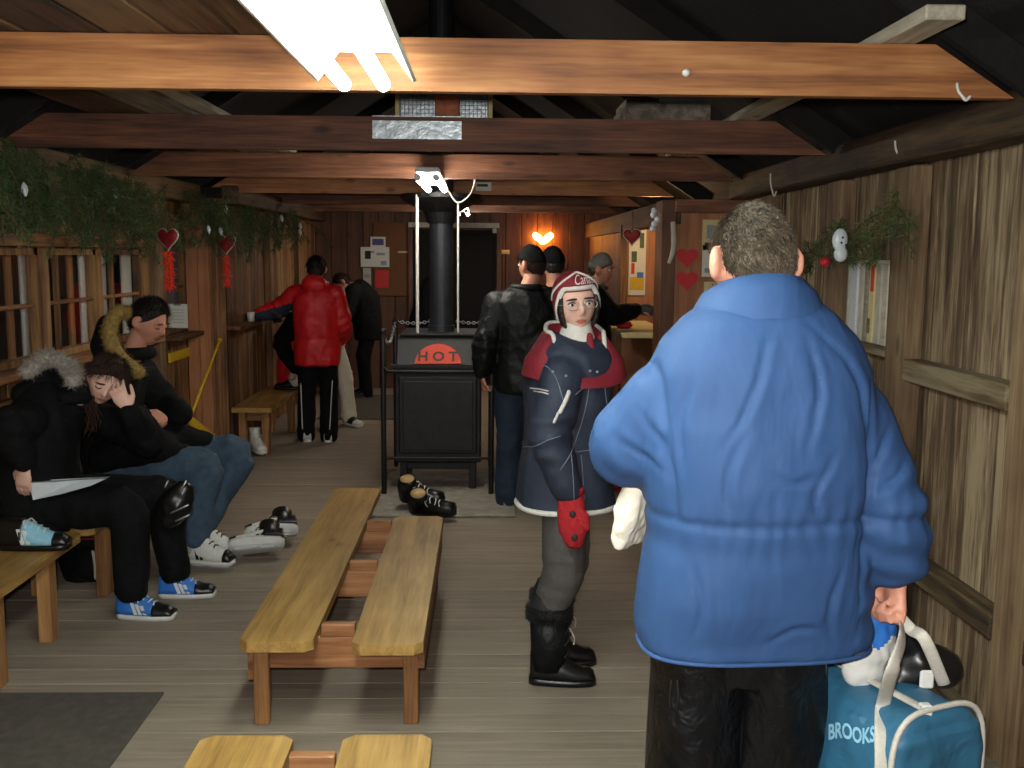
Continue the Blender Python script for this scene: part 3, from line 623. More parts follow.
hanging_heart(P(632, 236, 8.2), 0.14, 'dark red heart hanging in the serving booth opening', False, 0.3)
for px, pz, lb in ((687, 257, 'upper red paper heart on the brown booth panel'), (687, 280, 'lower red paper heart on the brown booth panel')):
    p = P(px, pz, 6.995); o = MB().prism([(a*0.155, b2*0.155) for a, b2 in heart()], p, (1, 0, 0), (0, 0, 1), (0, 0.006, 0)).build('paper_heart', 'redheart'); tag(base(o, p+V((0, .006, 0))), lb, 'heart')
def poster(px, py, Y, w_, h_, label, mat='paper', marks=()):
    p = P(px, py, Y); t = thing('poster', label, 'poster', p+V((0, 0.004, 0)))
    board('sheet', p, (w_, 0.004, h_), mat, t, bev=0)
    for dx, dz, mw_, mh, mm in marks: board('print_block', p+V((dx*w_, -0.003, dz*h_)), (mw_*w_, 0.002, mh*h_), mm, t, bev=0)
    return t
poster(711, 235, 7.0, 0.12, 0.21, 'yellowed poster on the booth panel, topmost beside the blue man', 'cream', ((0, .1, .5, .45, 'greypaper'), (0, -.3, .7, .1, 'ink')))
poster(711, 261, 7.0, 0.125, 0.22, 'white notice with a dark photo on the booth panel', 'paper', ((.15, .1, .45, .4, 'ink'), (-.2, -.3, .3, .15, 'greypaper')))
poster(712, 299, 7.0, 0.12, 0.24, 'yellow sheets below the white notice on the booth panel', 'cream', ((0, 0, .03, .9, 'ink'),))
YB = YF-0.035
poster(378, 242, YB, 0.19, 0.13, 'small white poster with a purple picture at the top of the cork board', 'paper', ((0, 0, .75, .6, 'purple'),))
poster(375, 257, YB-0.005, 0.36, 0.25, 'wide white notice with small pictures on the cork board', 'paper', ((-.25, .1, .2, .4, 'ink'), (.2, .15, .3, .12, 'greypaper'), (.3, -.3, .2, .2, 'greypaper'), (-.15, .25, .25, .1, 'greypaper')))
poster(367, 278, YB, 0.1, 0.25, 'narrow white sheet at the bottom left of the cork board', 'offwhite', ((0, .1, .6, .2, 'greypaper'),))
poster(382, 279, YB, 0.17, 0.22, 'red flyer at the bottom right of the cork board', 'redheart', ((0, 0, .5, .3, 'orange'),))
p = P(178, 316, 8.0); pp = thing('clip_notice', 'white sheet on a clipboard leaning at the dark left window', 'notice', p+V((0, 0, -.095)))
board('sheet', p, (0.15, 0.006, 0.19), 'paper', pp, bev=0); board('clip', p+V((0, -0.004, 0.09)), (0.06, 0.01, 0.015), 'steel', pp)
for k in range(5): board('print_line', p+V((0, -0.004, 0.05-k*0.025)), (0.10, 0.002, 0.004), 'greypaper', pp, bev=0)
p = P(634, 262, 9.43); t = thing('booth_poster', 'pale poster with leaves and yellow flowers inside the lit booth', 'poster', p)
board('sheet', p+V((0.03, 0, 0)), (0.16, 0.006, 0.62), 'paper', t, bev=0)
for dx, dz, s1, s2, mm in ((0.0, -.2, .13, .12, 'tape'), (-.03, .05, .05, .1, 'needle'), (.04, .2, .04, .14, 'needle'), (-.04, -.06, .03, .1, 'orange'), (.03, -.12, .06, .05, 'shoeblue')): board('print_block', p+V((0.03+dx, -0.005, dz)), (s1, 0.003, s2), mm, t, bev=0)
rb = MB().tube([P(673, 222, 6.98), P(674, 240, 6.975), P(673, 252, 6.97), P(669, 263, 6.97)], [(0.004, 0.018), (0.004, 0.02), (0.004, 0.018), (0.003, 0.012)], 8, res=4, flat=(0, 1, 0)).build('hanging_ribbon', 'offwhite', None, True); tag(base(rb, P(673, 222, 6.98)), 'pale ribbon hanging at the corner of the booth', 'ribbon')
mb = MB(); p = P(655, 218, 6.965)
for k in range(5): mb.ell(p+V((random.uniform(-.02, .02), 0, -0.03*k+0.05)), (0.022, 0.015, 0.022), nu=10, nv=8)
mb.tube([p+V((0, 0, .06)), p+V((0.05, .03, .02))], .003, 6)
tag(base(mb.build('glass_ornament', 'bulb', None, True), p), 'cluster of frosted ornaments hung at the booth corner post', 'ornament')
# heart lamp on the far wall
hp = P(543, 238, YF-0.09); hl = thing('heart_lamp', 'glowing orange heart shaped wall lamp on the far wall', 'lamp', hp+V((0, 0.08, 0)))
MB().box(hp+V((0, 0.06, -0.02)), (0.12, 0.03, 0.05), bev=0.006).build('back_plate', 'cream', hl)
for s in (-1, 1): MB().tube([hp+V((s*0.01, 0, -0.055)), hp+V((s*0.05, 0, -0.005)), hp+V((s*0.095, 0, 0.03))], [0.022, 0.04, 0.036], 14).build('bulb', 'flame', hl, True)
for px in (403, 503):
    p = P(px, 252, YF-0.02); t = thing('brass_plate', 'small yellow plate on the far wall %s of the door' % ('left' if px < 450 else 'right'), 'plate', p)
    MB().box(p, (0.16, 0.02, 0.055), bev=0.005).box(p+V((0, -0.012, 0.0)), (0.12, 0.008, 0.02)).build('plate_face', 'cream', t)
# dark coat hanging at the far door
ct = thing('hanging_coat', 'long dark coat hanging left of the stove pipe before the door', 'coat', (-0.78, 12.68, 0.3))
mb = MB(); rings = []
for z, rx in ((0.15, .42), (0.5, .40), (0.9, .33), (1.2, .22), (1.38, .12), (1.45, .04)): rings.append([V((-0.66+0.08*(1.4-z), 12.62, z))+V((rx*math.cos(a)*(1+.06*math.sin(7*a)), 0.10*math.sin(a)*(1+.15*math.sin(5*a)), 0)) for a in [2*PI*k/28 for k in range(28)]])
mb.loft(rings).build('coat_body', 'blackcloth', ct, True); MB().tube([(-0.66, 12.66, 1.45), (-0.66, 12.66, 1.53), (-0.66, 12.74, 1.55)], 0.008, 8).build('hook', 'steel', ct)
# counter things
p = V((1.12, 8.05, 1.134)); t = thing('red_dish', 'shallow red dish of red wrapped sweets on the booth counter', 'dish', p)
MB().tube([p+V((0, 0, 0.002)), p+V((0, 0, 0.01)), p+V((0, 0, 0.03))], [0.05, 0.06, 0.075], 20, False).build('bowl', 'redheart', t, True)
for k in range(6): MB().ell(p+V((0.04*math.cos(k), 0.04*math.sin(k), 0.035)), 0.02, nu=8, nv=6).build('sweet', 'redheart', t, True)
cp = MB().tube([(-2.085, 8.95, 1.109), (-2.085, 8.95, 1.19)], [0.027, 0.036], 16, False).build('paper_cup', 'white', None, True); tag(base(cp, (-2.085, 8.95, 1.108)), 'small white cup on the ledge by the red jacketed person', 'cup')

# ================================================================== PEOPLE
def sst(a, b, x):
    t = max(0.0, min(1.0, (x-a)/(b-a))); return t*t*(3-2*t)
def gs(x, s): return math.exp(-(x/s)**2)
def hsurf(d, feat=1.0):
    """head surface in head units (half height 1): x right, y forward, z up"""
    x, y, z = d
    px, py, pz = x*0.67, y*0.80, z
    low = sst(0.05, -0.95, z)
    px *= 1-0.30*low
    if py > 0: py *= 1-0.02*low; py = py*(1-0.10*gs(z-0.1, 0.9)) 
    else: py *= 1-0.42*low; py *= 1.05
    if z > 0.1: px *= 1+0.03*sst(0.1, 0.5, z)
    if y > 0 and feat:
        fy = sst(0.1, 0.5, y)*feat
        nz = gs(pz+0.20, 0.13)*0.17+gs(pz+0.05, 0.17)*0.10+gs(pz-0.12, 0.16)*0.045
        py += fy*nz*gs(px, 0.125)
        py += fy*0.03*gs(px, 0.1)*gs(pz+0.24, 0.06)
        for s in (-1, 1): py -= fy*0.085*gs(px-s*0.29, 0.15)*gs(pz-0.06, 0.10)
        py += fy*0.045*gs(pz-0.22, 0.09)*gs(px, 0.42)
        for s in (-1, 1): py += fy*0.03*gs(px-s*0.36, 0.16)*gs(pz+0.16, 0.15)
        py += fy*(0.055*gs(pz+0.46, 0.045)+0.06*gs(pz+0.57, 0.05)-0.025*gs(pz+0.515, 0.018))*gs(px, 0.17)
        py += fy*0.07*gs(pz+0.83, 0.12)*gs(px, 0.2)
    return V((px, py, pz))
def boxy(z, p): return math.sqrt((1-z**p)/max(1e-6, 1-z*z))
class Head:
    def __init__(s, c, f, u, h=0.118):
        s.c = V(c); f = V(f).normalized(); u = V(u); u = (u-f*u.dot(f)).normalized(); r = f.cross(u)
        s.f, s.u, s.r, s.h = f, u, r, h; s.R = Matrix((r, f, u)).transposed()
    def w(s, p): return s.c + s.R @ (V(p)*s.h)
    def loc(s, p): return (s.R.transposed() @ (V(p)-s.c))/s.h
    def add(s, mb, ears=True):
        nu, nv = 84, 64; vs = []; fs = []
        for i in range(1, nv):
            th = PI*i/nv
            for j in range(nu):
                ph = 2*PI*j/nu; vs.append(s.w(hsurf((math.sin(th)*math.sin(ph), math.sin(th)*math.cos(ph), math.cos(th)))))
        a = len(vs); vs += [s.w((0, 0, 1)), s.w((0, 0, -1))]
        for i in range(nv-2):
            for j in range(nu): fs.append((i*nu+j, (i+1)*nu+j, (i+1)*nu+(j+1) % nu, i*nu+(j+1) % nu))
        for j in range(nu): fs.append((a, j, (j+1) % nu)); q = (nv-2)*nu; fs.append((a+1, q+(j+1) % nu, q+j))
        mb.add(vs, fs)
        if ears:
            for k in (-1, 1):
                R = s.R @ Matrix.Rotation(k*0.45, 3, 'Z')
                mb.ell(s.w((k*0.75, -0.12, 0.0)), (0.013, 0.028, 0.036), R, 14, 10)
                mb.ell(s.w((k*0.66, -0.05, -0.2)), (0.012, 0.016, 0.018), R, 12, 8)
    def eyes(s, parent, closed=False, iris='iris', size=0.0125):
        for k in (-1, 1):
            p = V((k*0.29, 0.60, 0.06)); c = s.w(p)
            if closed:
                MB().tube([s.w((k*0.29+dx, 0.715-abs(dx)*0.5+0.02, 0.015-0.03*(1-(dx/0.13)**2))) for dx in (-.13, -.07, 0, .07, .13)], 0.0025, 6).build('eyelash', 'brow', parent, True)
                MB().ell(s.w((k*0.29, 0.62, 0.055)), (0.0165, 0.0125, 0.0115), s.R, 14, 10).build('eyelid', s.skin, parent, True)
            else:
                e = MB().ell(c, (size*1.15, size, size*0.72), s.R, 16, 12).build('eye', 'eye', parent, True)
                MB().ell(c+s.f*(size*0.78), (0.0058, 0.0045, 0.0058), s.R, 12, 8).build('iris', iris, e, True)
                MB().tube([s.w((k*0.29+dx, 0.735-abs(dx)*0.6, 0.06+0.085*(1-(dx/0.17)**2))) for dx in (-.14, -.07, 0, .07, .14)], 0.0022, 6).build('eyelash', 'brow', parent, True)
            MB().tube([s.w((k*0.30+dx*k, 0.80-abs(dx-.0)*0.42, 0.25-0.10*max(0, dx)-abs(dx)*0.06)) for dx in (-.17, -.08, 0, .1, .19)], [0.0025, .004, .004, .0035, .0015], 6).build('eyebrow', 'brow', parent, True)
    def shell(s, name, mat, parent, zb, k=1.08, noise_amp=0.0, nf=6, feat=0, top=0.0, inner=0.86, nu=72, nv=56, back=0.0, box=0):
        """closed cap that stands proud above the line z = zb(azimuth) and sinks into the head below it"""
        vs = []; fs = []
        for i in range(1, nv):
            th = PI*i/nv; z = math.cos(th)
            for j in range(nu):
                ph = 2*PI*j/nu; d = V((math.sin(th)*math.sin(ph), math.sin(th)*math.cos(ph), z)); m_ = sst(-0.03, 0.06, z-zb(ph))
                kk = inner+(k-inner)*m_; q = hsurf(d, feat*m_)
                if box and z > 0: g_ = boxy(z, box); q = V((q.x*g_, q.y*g_, q.z))
                if noise_amp: kk += m_*noise_amp*noise.noise(d*nf+V((s.c.x*9, 3, 1)))
                q = q*kk; q.z += top*m_*sst(0.2, 1, z); q.y -= back*m_*sst(0.2, -0.6, d.y)
                vs.append(s.w(q))
        a = len(vs); vs += [s.w((0, 0, k+top)), s.w((0, 0, -inner))]
        for i in range(nv-2):
            for j in range(nu): fs.append((i*nu+j, (i+1)*nu+j, (i+1)*nu+(j+1) % nu, i*nu+(j+1) % nu))
        for j in range(nu): fs.append((a, j, (j+1) % nu)); q = (nv-2)*nu; fs.append((a+1, q+(j+1) % nu, q+j))
        return MB().add(vs, fs).build(name, mat, parent, True)
    def rim(s, zb, k, n=48, a0=0, a1=2*PI):
        out = []
        for j in range(n):
            ph = a0+(a1-a0)*j/(n if a1-a0 > 6.2 else n-1); z = zb(ph)+0.03; q = math.sqrt(max(0, 1-z*z))
            out.append(s.w(hsurf((q*math.sin(ph), q*math.cos(ph), z), 0)*k))
        return out
    def strands(s, name, mat, parent, zb, n, L, k=1.03, lift=0.5, width=0.0013, flow=(0, -0.5, -0.6), seed=1):
        r = random.Random(seed); S = []
        while len(S) < n:
            d = rv(); ph = math.atan2(d.x, d.y)
            if d.z < zb(ph)+0.02 or r.random() > 1: continue
            a = s.w(hsurf(d, 0)*k); t = V(flow)-d*V(flow).dot(d); t = (t.normalized()*(1-lift)+d*lift+rv(0.25)).normalized()
            S.append((a, a+s.R @ t*(L*r.uniform(0.6, 1.2))))
        return blades(name, mat, parent, S, width)
def line(front, side, back):
    def f(ph):
        c = math.cos(ph); return side+(front-side)*max(0, c)**1.3 if c > 0 else side+(back-side)*(-c)**1.0
    return f
def hand(mb, wr, ax, n, ts, curl=0.25, s=1.0, thumb=0.4, spread=0.0):
    """palm, four unequal fingers and a thumb; n = palm normal, ts = thumb side sign"""
    wr, ax, n = V(wr), V(ax).normalized(), V(n); n = (n-ax*n.dot(ax)).normalized(); sd = ax.cross(n)*ts
    rings = []
    for t, rx, ry, bx in ((-0.03, .024, .019, 0), (0.0, .025, .018, 0), (.03, .034, .017, .004), (.06, .041, .015, .0), (.088, .040, .012, 0), (.098, .034, .008, 0)):
        rings.append([wr+ax*(t*s)+sd*((rx*math.cos(a)+bx)*s)+n*(ry*math.sin(a)*s) for a in [2*PI*k/18 for k in range(18)]])
    mb.loft(rings)
    for i, (off, L) in enumerate(((.030, .074), (.0105, .083), (-.0095, .077), (-.029, .060))):
        p = wr+ax*(.078*s)+sd*(off*s); th = 0.0; sp = spread*(1.5-i)*0.5; pts = [p-ax*0.012*s]; dirs = ax+sd*sp
        pts.append(p)
        for fr, add_ in ((.46, 1.15), (.30, 1.5), (.26, 1.0)):
            th += curl*add_*(1+0.06*i); dd = (dirs.normalized()*math.cos(th)+n*math.sin(th)); p = p+dd*(L*1.02*fr*s); pts.append(p)
        mb.tube(pts, [.0092*s, .0092*s, .0086*s, .0078*s, .0064*s], 10)
    p = wr+ax*(.018*s)+sd*(.024*s); d1 = (ax*0.72+sd*0.66+n*0.25).normalized(); q = p+d1*.042*s
    d2 = (ax*0.9+sd*(0.5-thumb)+n*(0.2+thumb*0.8)).normalized(); q2 = q+d2*.034*s; q3 = q2+(d2+n*thumb*0.5-sd*thumb*0.3).normalized()*.026*s
    mb.tube([p, q, q2, q3], [.014*s, .0115*s, .0100*s, .0078*s], 10)
class Fig:
    """joints of one person in world space; ang 0 faces +Y, positive turns towards +X"""
    def __init__(s, name, label, x, y, h=1.75, ang=0.0, group=None):
        s.k = k = h/1.75; s.a = a = math.radians(ang); s.fw = V((math.sin(a), math.cos(a), 0)); s.rt = V((math.cos(a), -math.sin(a), 0)); up = V((0, 0, 1))
        o = V((x, y, 0)); s.o = o; s.root = thing('person', label, 'person', o, group)
        L = lambda r, f, z: o+s.rt*r*k+s.fw*f*k+up*z*k
        s.pel, s.mid, s.ch, s.nk = L(0, 0, .95), L(0, -.01, 1.15), L(0, -.01, 1.34), L(0, -.015, 1.48)
        s.sh = {q: L(q*.175, -.01, 1.41) for q in (-1, 1)}; s.el = {q: L(q*.235, -.02, 1.13) for q in (-1, 1)}; s.wr = {q: L(q*.25, .06, .88) for q in (-1, 1)}
        s.hp = {q: L(q*.09, 0, .92) for q in (-1, 1)}; s.kn = {q: L(q*.10, .01, .50) for q in (-1, 1)}; s.an = {q: L(q*.10, -.02, .09) for q in (-1, 1)}
        s.toe = {q: s.fw+s.rt*q*0.15 for q in (-1, 1)}; s.hd = L(0, .02, 1.632); s.hf = s.fw.copy(); s.hu = up; s.hand = {}; s.headh = 0.118*k
        s.L = L; s.trt = s.rt.copy()
    def head(s): s.H = Head(s.hd, s.hf, s.hu, s.headh); return s.H
    def spine(s, t):
        pts = [s.pel, s.mid, s.ch, s.nk]
        if t < 0: return s.pel+(s.down if hasattr(s, 'down') else V((0, 0, -1)))*(-t)
        u = min(2.999, t*3); i = int(u); f = u-i; g = lambda j: pts[max(0, min(3, j))]
        a, b, c, d = g(i-1), g(i), g(i+1), g(i+2)
        return 0.5*((2*b)+(c-a)*f+(2*a-5*b+4*c-d)*f*f+(3*b-a-3*c+d)*f**3)
    def ring(s, t, rx, ry, fo=0.0, n=32, e=2.4):
        c = s.spine(t); d = (s.spine(min(1, t+.04))-s.spine(t-.04 if t > 0.04 else t)); d = d.normalized()
        if t < 0: d = -(s.down if hasattr(s, 'down') else V((0, 0, -1)))
        r = s.trt-d*s.trt.dot(d); r.normalize(); f = d.cross(r); out = []
        for k in range(n):
            a = 2*PI*k/n; ca, sa = math.cos(a), math.sin(a)
            out.append(c+f*fo+r*(rx*math.copysign(abs(ca)**(2/e), ca))+f*(ry*math.copysign(abs(sa)**(2/e), sa)))
        return out
    def body(s, skin='skin', voxel=0.008, ears=True, lips=True):
        k = s.k; mb = MB(); s.head().skin = skin
        mb.loft([s.ring(t, rx*k, ry*k) for t, rx, ry in ((-.08, .10, .09), (0, .15, .105), (.2, .135, .095), (.38, .125, .09), (.62, .15, .1), (.8, .155, .095), (.93, .10, .07), (1.0, .06, .055))])
        nb = s.nk-(s.nk-s.ch)*0.25; hb = s.H.w((0, -0.18, -0.45)); mb.tube([nb, nb.lerp(hb, .5), hb], [.062*k, .054*k, .056*k], 18)
        s.H.add(mb, ears)
        for q in (-1, 1):
            mb.tube([s.ch.lerp(s.sh[q], .6), s.sh[q], s.sh[q].lerp(s.el[q], .5), s.el[q], s.el[q].lerp(s.wr[q], .4), s.wr[q]], [.05*k, .05*k, .045*k, .037*k, .036*k, .025*k], 14)
            mb.tube([s.hp[q], s.hp[q].lerp(s.kn[q], .5), s.kn[q], s.kn[q].lerp(s.an[q], .35), s.an[q]], [.085*k, .072*k, .052*k, .05*k, .034*k], 14)
            t = s.toe[q].normalized(); mb.tube([s.an[q]+V((0, 0, -.035*k)), s.an[q]+t*.06*k+V((0, 0, -.05*k)), s.an[q]+t*.13*k+V((0, 0, -.06*k))], [.032*k, .03*k, .02*k], 12)
            if q in s.hand:
                hd = s.hand[q]; hand(mb, s.wr[q], hd[0], hd[1], hd[2], *hd[3:])
        me = remesh(mb, voxel, 2)
        mis = None
        if lips:
            H = s.H; mis = []
            for p in me.polygons:
                l = H.loc(p.center); mis.append(1 if (l.y > 0.55 and (l.x/0.19)**2+((l.z+0.515)/0.075)**2 < 1) else 0)
        me.transform(Matrix.Translation(-W[s.root])); return link('body', me, [skin, 'lips'], s.root, True, mis)
    def folds(s, amp, freq=7, stretch=(1, 1, .4), wr=0.006, seed=0.0, extra=None):
        joints = [(s.sh[q], s.el[q], s.wr[q]) for q in (-1, 1)]
        def f(p, n):
            v = noise.noise(V((p.x*stretch[0], p.y*stretch[1], p.z*stretch[2]))*freq+V((seed, seed*2, 0)))
            v = amp*(1-2*abs(v)*1.6) + amp*0.5*noise.noise(p*freq*2.7+V((seed, 0, 5)))
            for a, b, c in joints:
                d = (p-b).length
                if d < 0.17:
                    ax = (c-a).normalized(); v += wr*math.sin((p-b).dot(ax)*85+2.5*noise.noise(p*11))*(1-d/0.17)
            if extra: v += extra(p, n)
            return v
        return f
    def jacket(s, mat, secs, sl=(.085, .078, .07, .055), name='jacket', voxel=.013, amp=.006, wr=.006, seed=1.0, cuff=0.06, extra=None, smooth=3, zones=None, freq=7, shoulder=0.0):
        mb = MB(); mb.loft([s.ring(*q) for q in secs]); k = s.k
        for q in (-1, 1):
            wv = (s.wr[q]-s.el[q]).normalized(); w_ = s.wr[q]-wv*cuff*k
            pts = [s.ch.lerp(s.sh[q], .55)+V((0, 0, .01)), s.sh[q]+V((0, 0, shoulder)), s.sh[q].lerp(s.el[q], .5), s.el[q], s.el[q].lerp(w_, .55), w_]
            mb.tube(pts, [sl[0]*k, sl[0]*k*1.02, sl[1]*k*1.04, sl[1]*k, sl[2]*k, sl[3]*k], 18, res=4)
        o = cloth(mb, name, mat, s.root, voxel, smooth, s.folds(amp, freq, wr=wr, seed=seed, extra=extra), zones); return o
    def cuffs(s, mat, r, q, cuff=0.06, ln=0.03):
        wv = (s.wr[q]-s.el[q]).normalized(); w_ = s.wr[q]-wv*cuff*s.k
        MB().tube([w_-wv*ln, w_+wv*.012], r, 16, False).build('cuff', mat, s.root, True)
    def trousers(s, mat, leg=(.10, .088, .075, .07), pel=((-.1, .15, .12), (0, .175, .135), (.22, .17, .125)), low=.0, voxel=.013, amp=.005, seed=4.0, name='trousers', freq=9, zones=None):
        k = s.k; mb = MB(); mb.loft([s.ring(t, rx*k, ry*k) for t, rx, ry in pel])
        for q in (-1, 1):
            a = s.an[q]+V((0, 0, low)); mb.tube([s.hp[q], s.hp[q].lerp(s.kn[q], .5), s.kn[q], s.kn[q].lerp(a, .5), a], [leg[0]*k, leg[1]*k*1.05, leg[1]*k*.96, leg[2]*k, leg[3]*k], 18, res=4)
        jn = [(s.kn[q], (s.an[q]-s.hp[q]).normalized()) for q in (-1, 1)]+[(s.an[q], V((0, 0, 1))) for q in (-1, 1)]
        def f(p, n):
            v = amp*(1-3*abs(noise.noise(V((p.x, p.y, p.z*.45))*freq+V((seed, 0, 0)))))
            for b, ax in jn:
                d = (p-b).length
                if d < .16: v += .005*math.sin((p-b).dot(ax)*75+2*noise.noise(p*12))*(1-d/.16)
            return v
        return cloth(mb, name, mat, s.root, voxel, 3, f, zones)
def shoe_parts(parent, mtx, L=0.28, upper='rubber', sole='sole', lace=None, toe=None, stripe=None, top=0.09, skate=False, lining=None, quarter=None, boot=0.0, stripes=3, wd=0.05, toe0=.74):
    """a shoe in its own frame (x side, y toe, z up, heel at y=0) carried to the scene by mtx"""
    def prof(u): return wd*(0.72+0.35*math.sin(min(1, u*1.25)*PI*0.62)-0.62*max(0, u-0.72)**1.3*2.2)
    zb = 0.052 if skate else 0.026
    n = 14; rings = []
    for i in range(n+1):
        u = i/n; hw = max(0.012, prof(u)*(1.0 if 0.02 < u < 0.99 else 0.6)); rings.append([V((x*hw, (u-0.02)*L*1.03, z)) for x, z in ((-1, zb), (1, zb), (1.0, zb-.024), (-1.0, zb-.024))])
    so = MB().loft(rings).xf(mtx).build('sole', 'rubber' if skate and upper == 'rubber' else sole, parent, True)
    def up_rings(u0, u1, grow=0.0, m=12):
        rr = []
        for i in range(m+1):
            u = u0+(u1-u0)*i/m; hw = max(.01, prof(u)*0.95)+grow; h = top*(1-0.62*sst(0.30, 0.85, u))+0.004+grow; h *= (1-0.45*sst(.9, 1.0, u))
            tw = 0.62-0.1*sst(.2, .6, u)
            rr.append([V((hw*cx, u*L, zb+h*cz)) for cx, cz in ((-1, 0), (-1.02, .25), (-.92, .55), (-tw, .85), (-.28, 1), (.28, 1), (tw, .85), (.92, .55), (1.02, .25), (1, 0))])
        return rr
    up = MB().loft(up_rings(0.0, 0.985)).xf(mtx).build('upper', upper, parent, True)
    if toe: MB().loft(up_rings(toe0, 0.992, .0025)).xf(mtx).build('toe_cap', toe, parent, True)
    if quarter: MB().loft(up_rings(-0.01, 0.36, .002)).xf(mtx).build('heel_quarter', quarter, parent, True)
    if boot: MB().tube([(0, .07, zb+.03), (0, .075, zb+top), (0, .07, zb+top+boot)], [(.045, .06), (.044, .055), (.05, .06)], 18, False, flat=(1, 0, 0)).xf(mtx).build('shaft', upper if not quarter else quarter, parent, True)
    if lining:
        MB().tube([(0, .075, zb+top+boot-.006), (0, .075, zb+top+boot+.006)], [(.036, .05), (.036, .05)], 16, False, flat=(1, 0, 0)).xf(mtx).build('lining', lining, parent, True)
    if stripe:
        for s in (-1, 1):
            for k in range(stripes):
                y = L*(0.36+0.085*k); MB().prism([(y, .006), (y+L*.058, .006), (y+L*.058-.022, top*.70-.006*k), (y-.022, top*.70-.006*k)], (s*(prof(.45)*.955 if s > 0 else prof(.45)*.955), 0, zb), (0, 1, 0), (-.16*s, 0, 1), (s*.004, 0, 0)).xf(mtx).build('stripe', stripe, parent)
    if lace:
        for k in range(4):
            y = L*(.40+.09*k); h = zb+top*(1-0.62*sst(.30, .85, .40+.09*k))+.008
            MB().tube([(-.024, y, h-.006), (0, y+.006*(-1)**k, h+.002), (.024, y, h-.006)], .0038, 6).xf(mtx).build('lace', lace, parent, True)
        MB().tube([(.0, L*.40, zb+top*.95), (.028, L*.38, zb+top*1.02), (.045, L*.43, zb+top*.75)], .0032, 6, res=4).tube([(0, L*.40, zb+top*.95), (-.03, L*.42, zb+top), (-.042, L*.5, zb+top*.6)], .0032, 6, res=4).xf(mtx).build('lace', lace, parent, True)
    if skate:
        MB().prism([(.03, 0), (.06, -.022), (L*.42, -.024), (L*.5, -.012), (L*.58, -.024), (L-.03, -.02), (L-.005, 0.002), (L*.7, .012), (.08, .012)], (-.011, 0, zb-.02), (0, 1, 0), (0, 0, 1), (.022, 0, 0)).xf(mtx).build('blade_holder', sole, parent)
        MB().prism([(.0, -.024), (.01, -.036), (L-.01, -.036), (L+.012, -.02), (L-.02, -.016), (.05, -.016)], (-.002, 0, zb-.02), (0, 1, 0), (0, 0, 1), (.004, 0, 0)).xf(mtx).build('blade', 'chain', parent)
def frame(p, d, roll=0.0, pitch=0.0):
    d = V(d); d.z = 0; d.normalize(); x = d.cross(V((0, 0, 1))); R = Matrix((x, d, V((0, 0, 1)))).transposed()
    R = R @ Matrix.Rotation(pitch, 3, 'X') @ Matrix.Rotation(roll, 3, 'Y'); m_ = R.to_4x4(); m_.translation = V(p); return m_
def shoes(fig, **kw):
    for q in (-1, 1):
        a = fig.an[q]; t = fig.toe[q].normalized(); e = bpy.data.objects.new('shoe', None); COL.objects.link(e); e.parent = fig.root; W[e] = W[fig.root]; e.empty_display_size = .05
        shoe_parts(e, frame(V((a.x, a.y, kw.get('zf', 0.0)))-t*.07, t), **{k: v for k, v in kw.items() if k != 'zf'})
def loose(name, label, cat, p, d, roll=0, pitch=0, group=None, **kw):
    t = thing(name, label, cat, p, group); shoe_parts(t, frame(p, d, roll, pitch), **kw); return t
def collar(fig, mat, pts, rad, name='collar', seg=12): return MB().tube(pts, rad, seg, closed=True).build(name, mat, fig.root, True)
def neck_ring(H, c, rx, ry, n=20, tilt=0.0, f=None, r=None):
    f = f or H.f; r = r or H.r; out = []
    for k in range(n):
        a = 2*PI*k/n; out.append(V(c)+r*(rx*math.cos(a))+f*(ry*math.sin(a))+V((0, 0, -tilt*math.sin(a))))
    return out

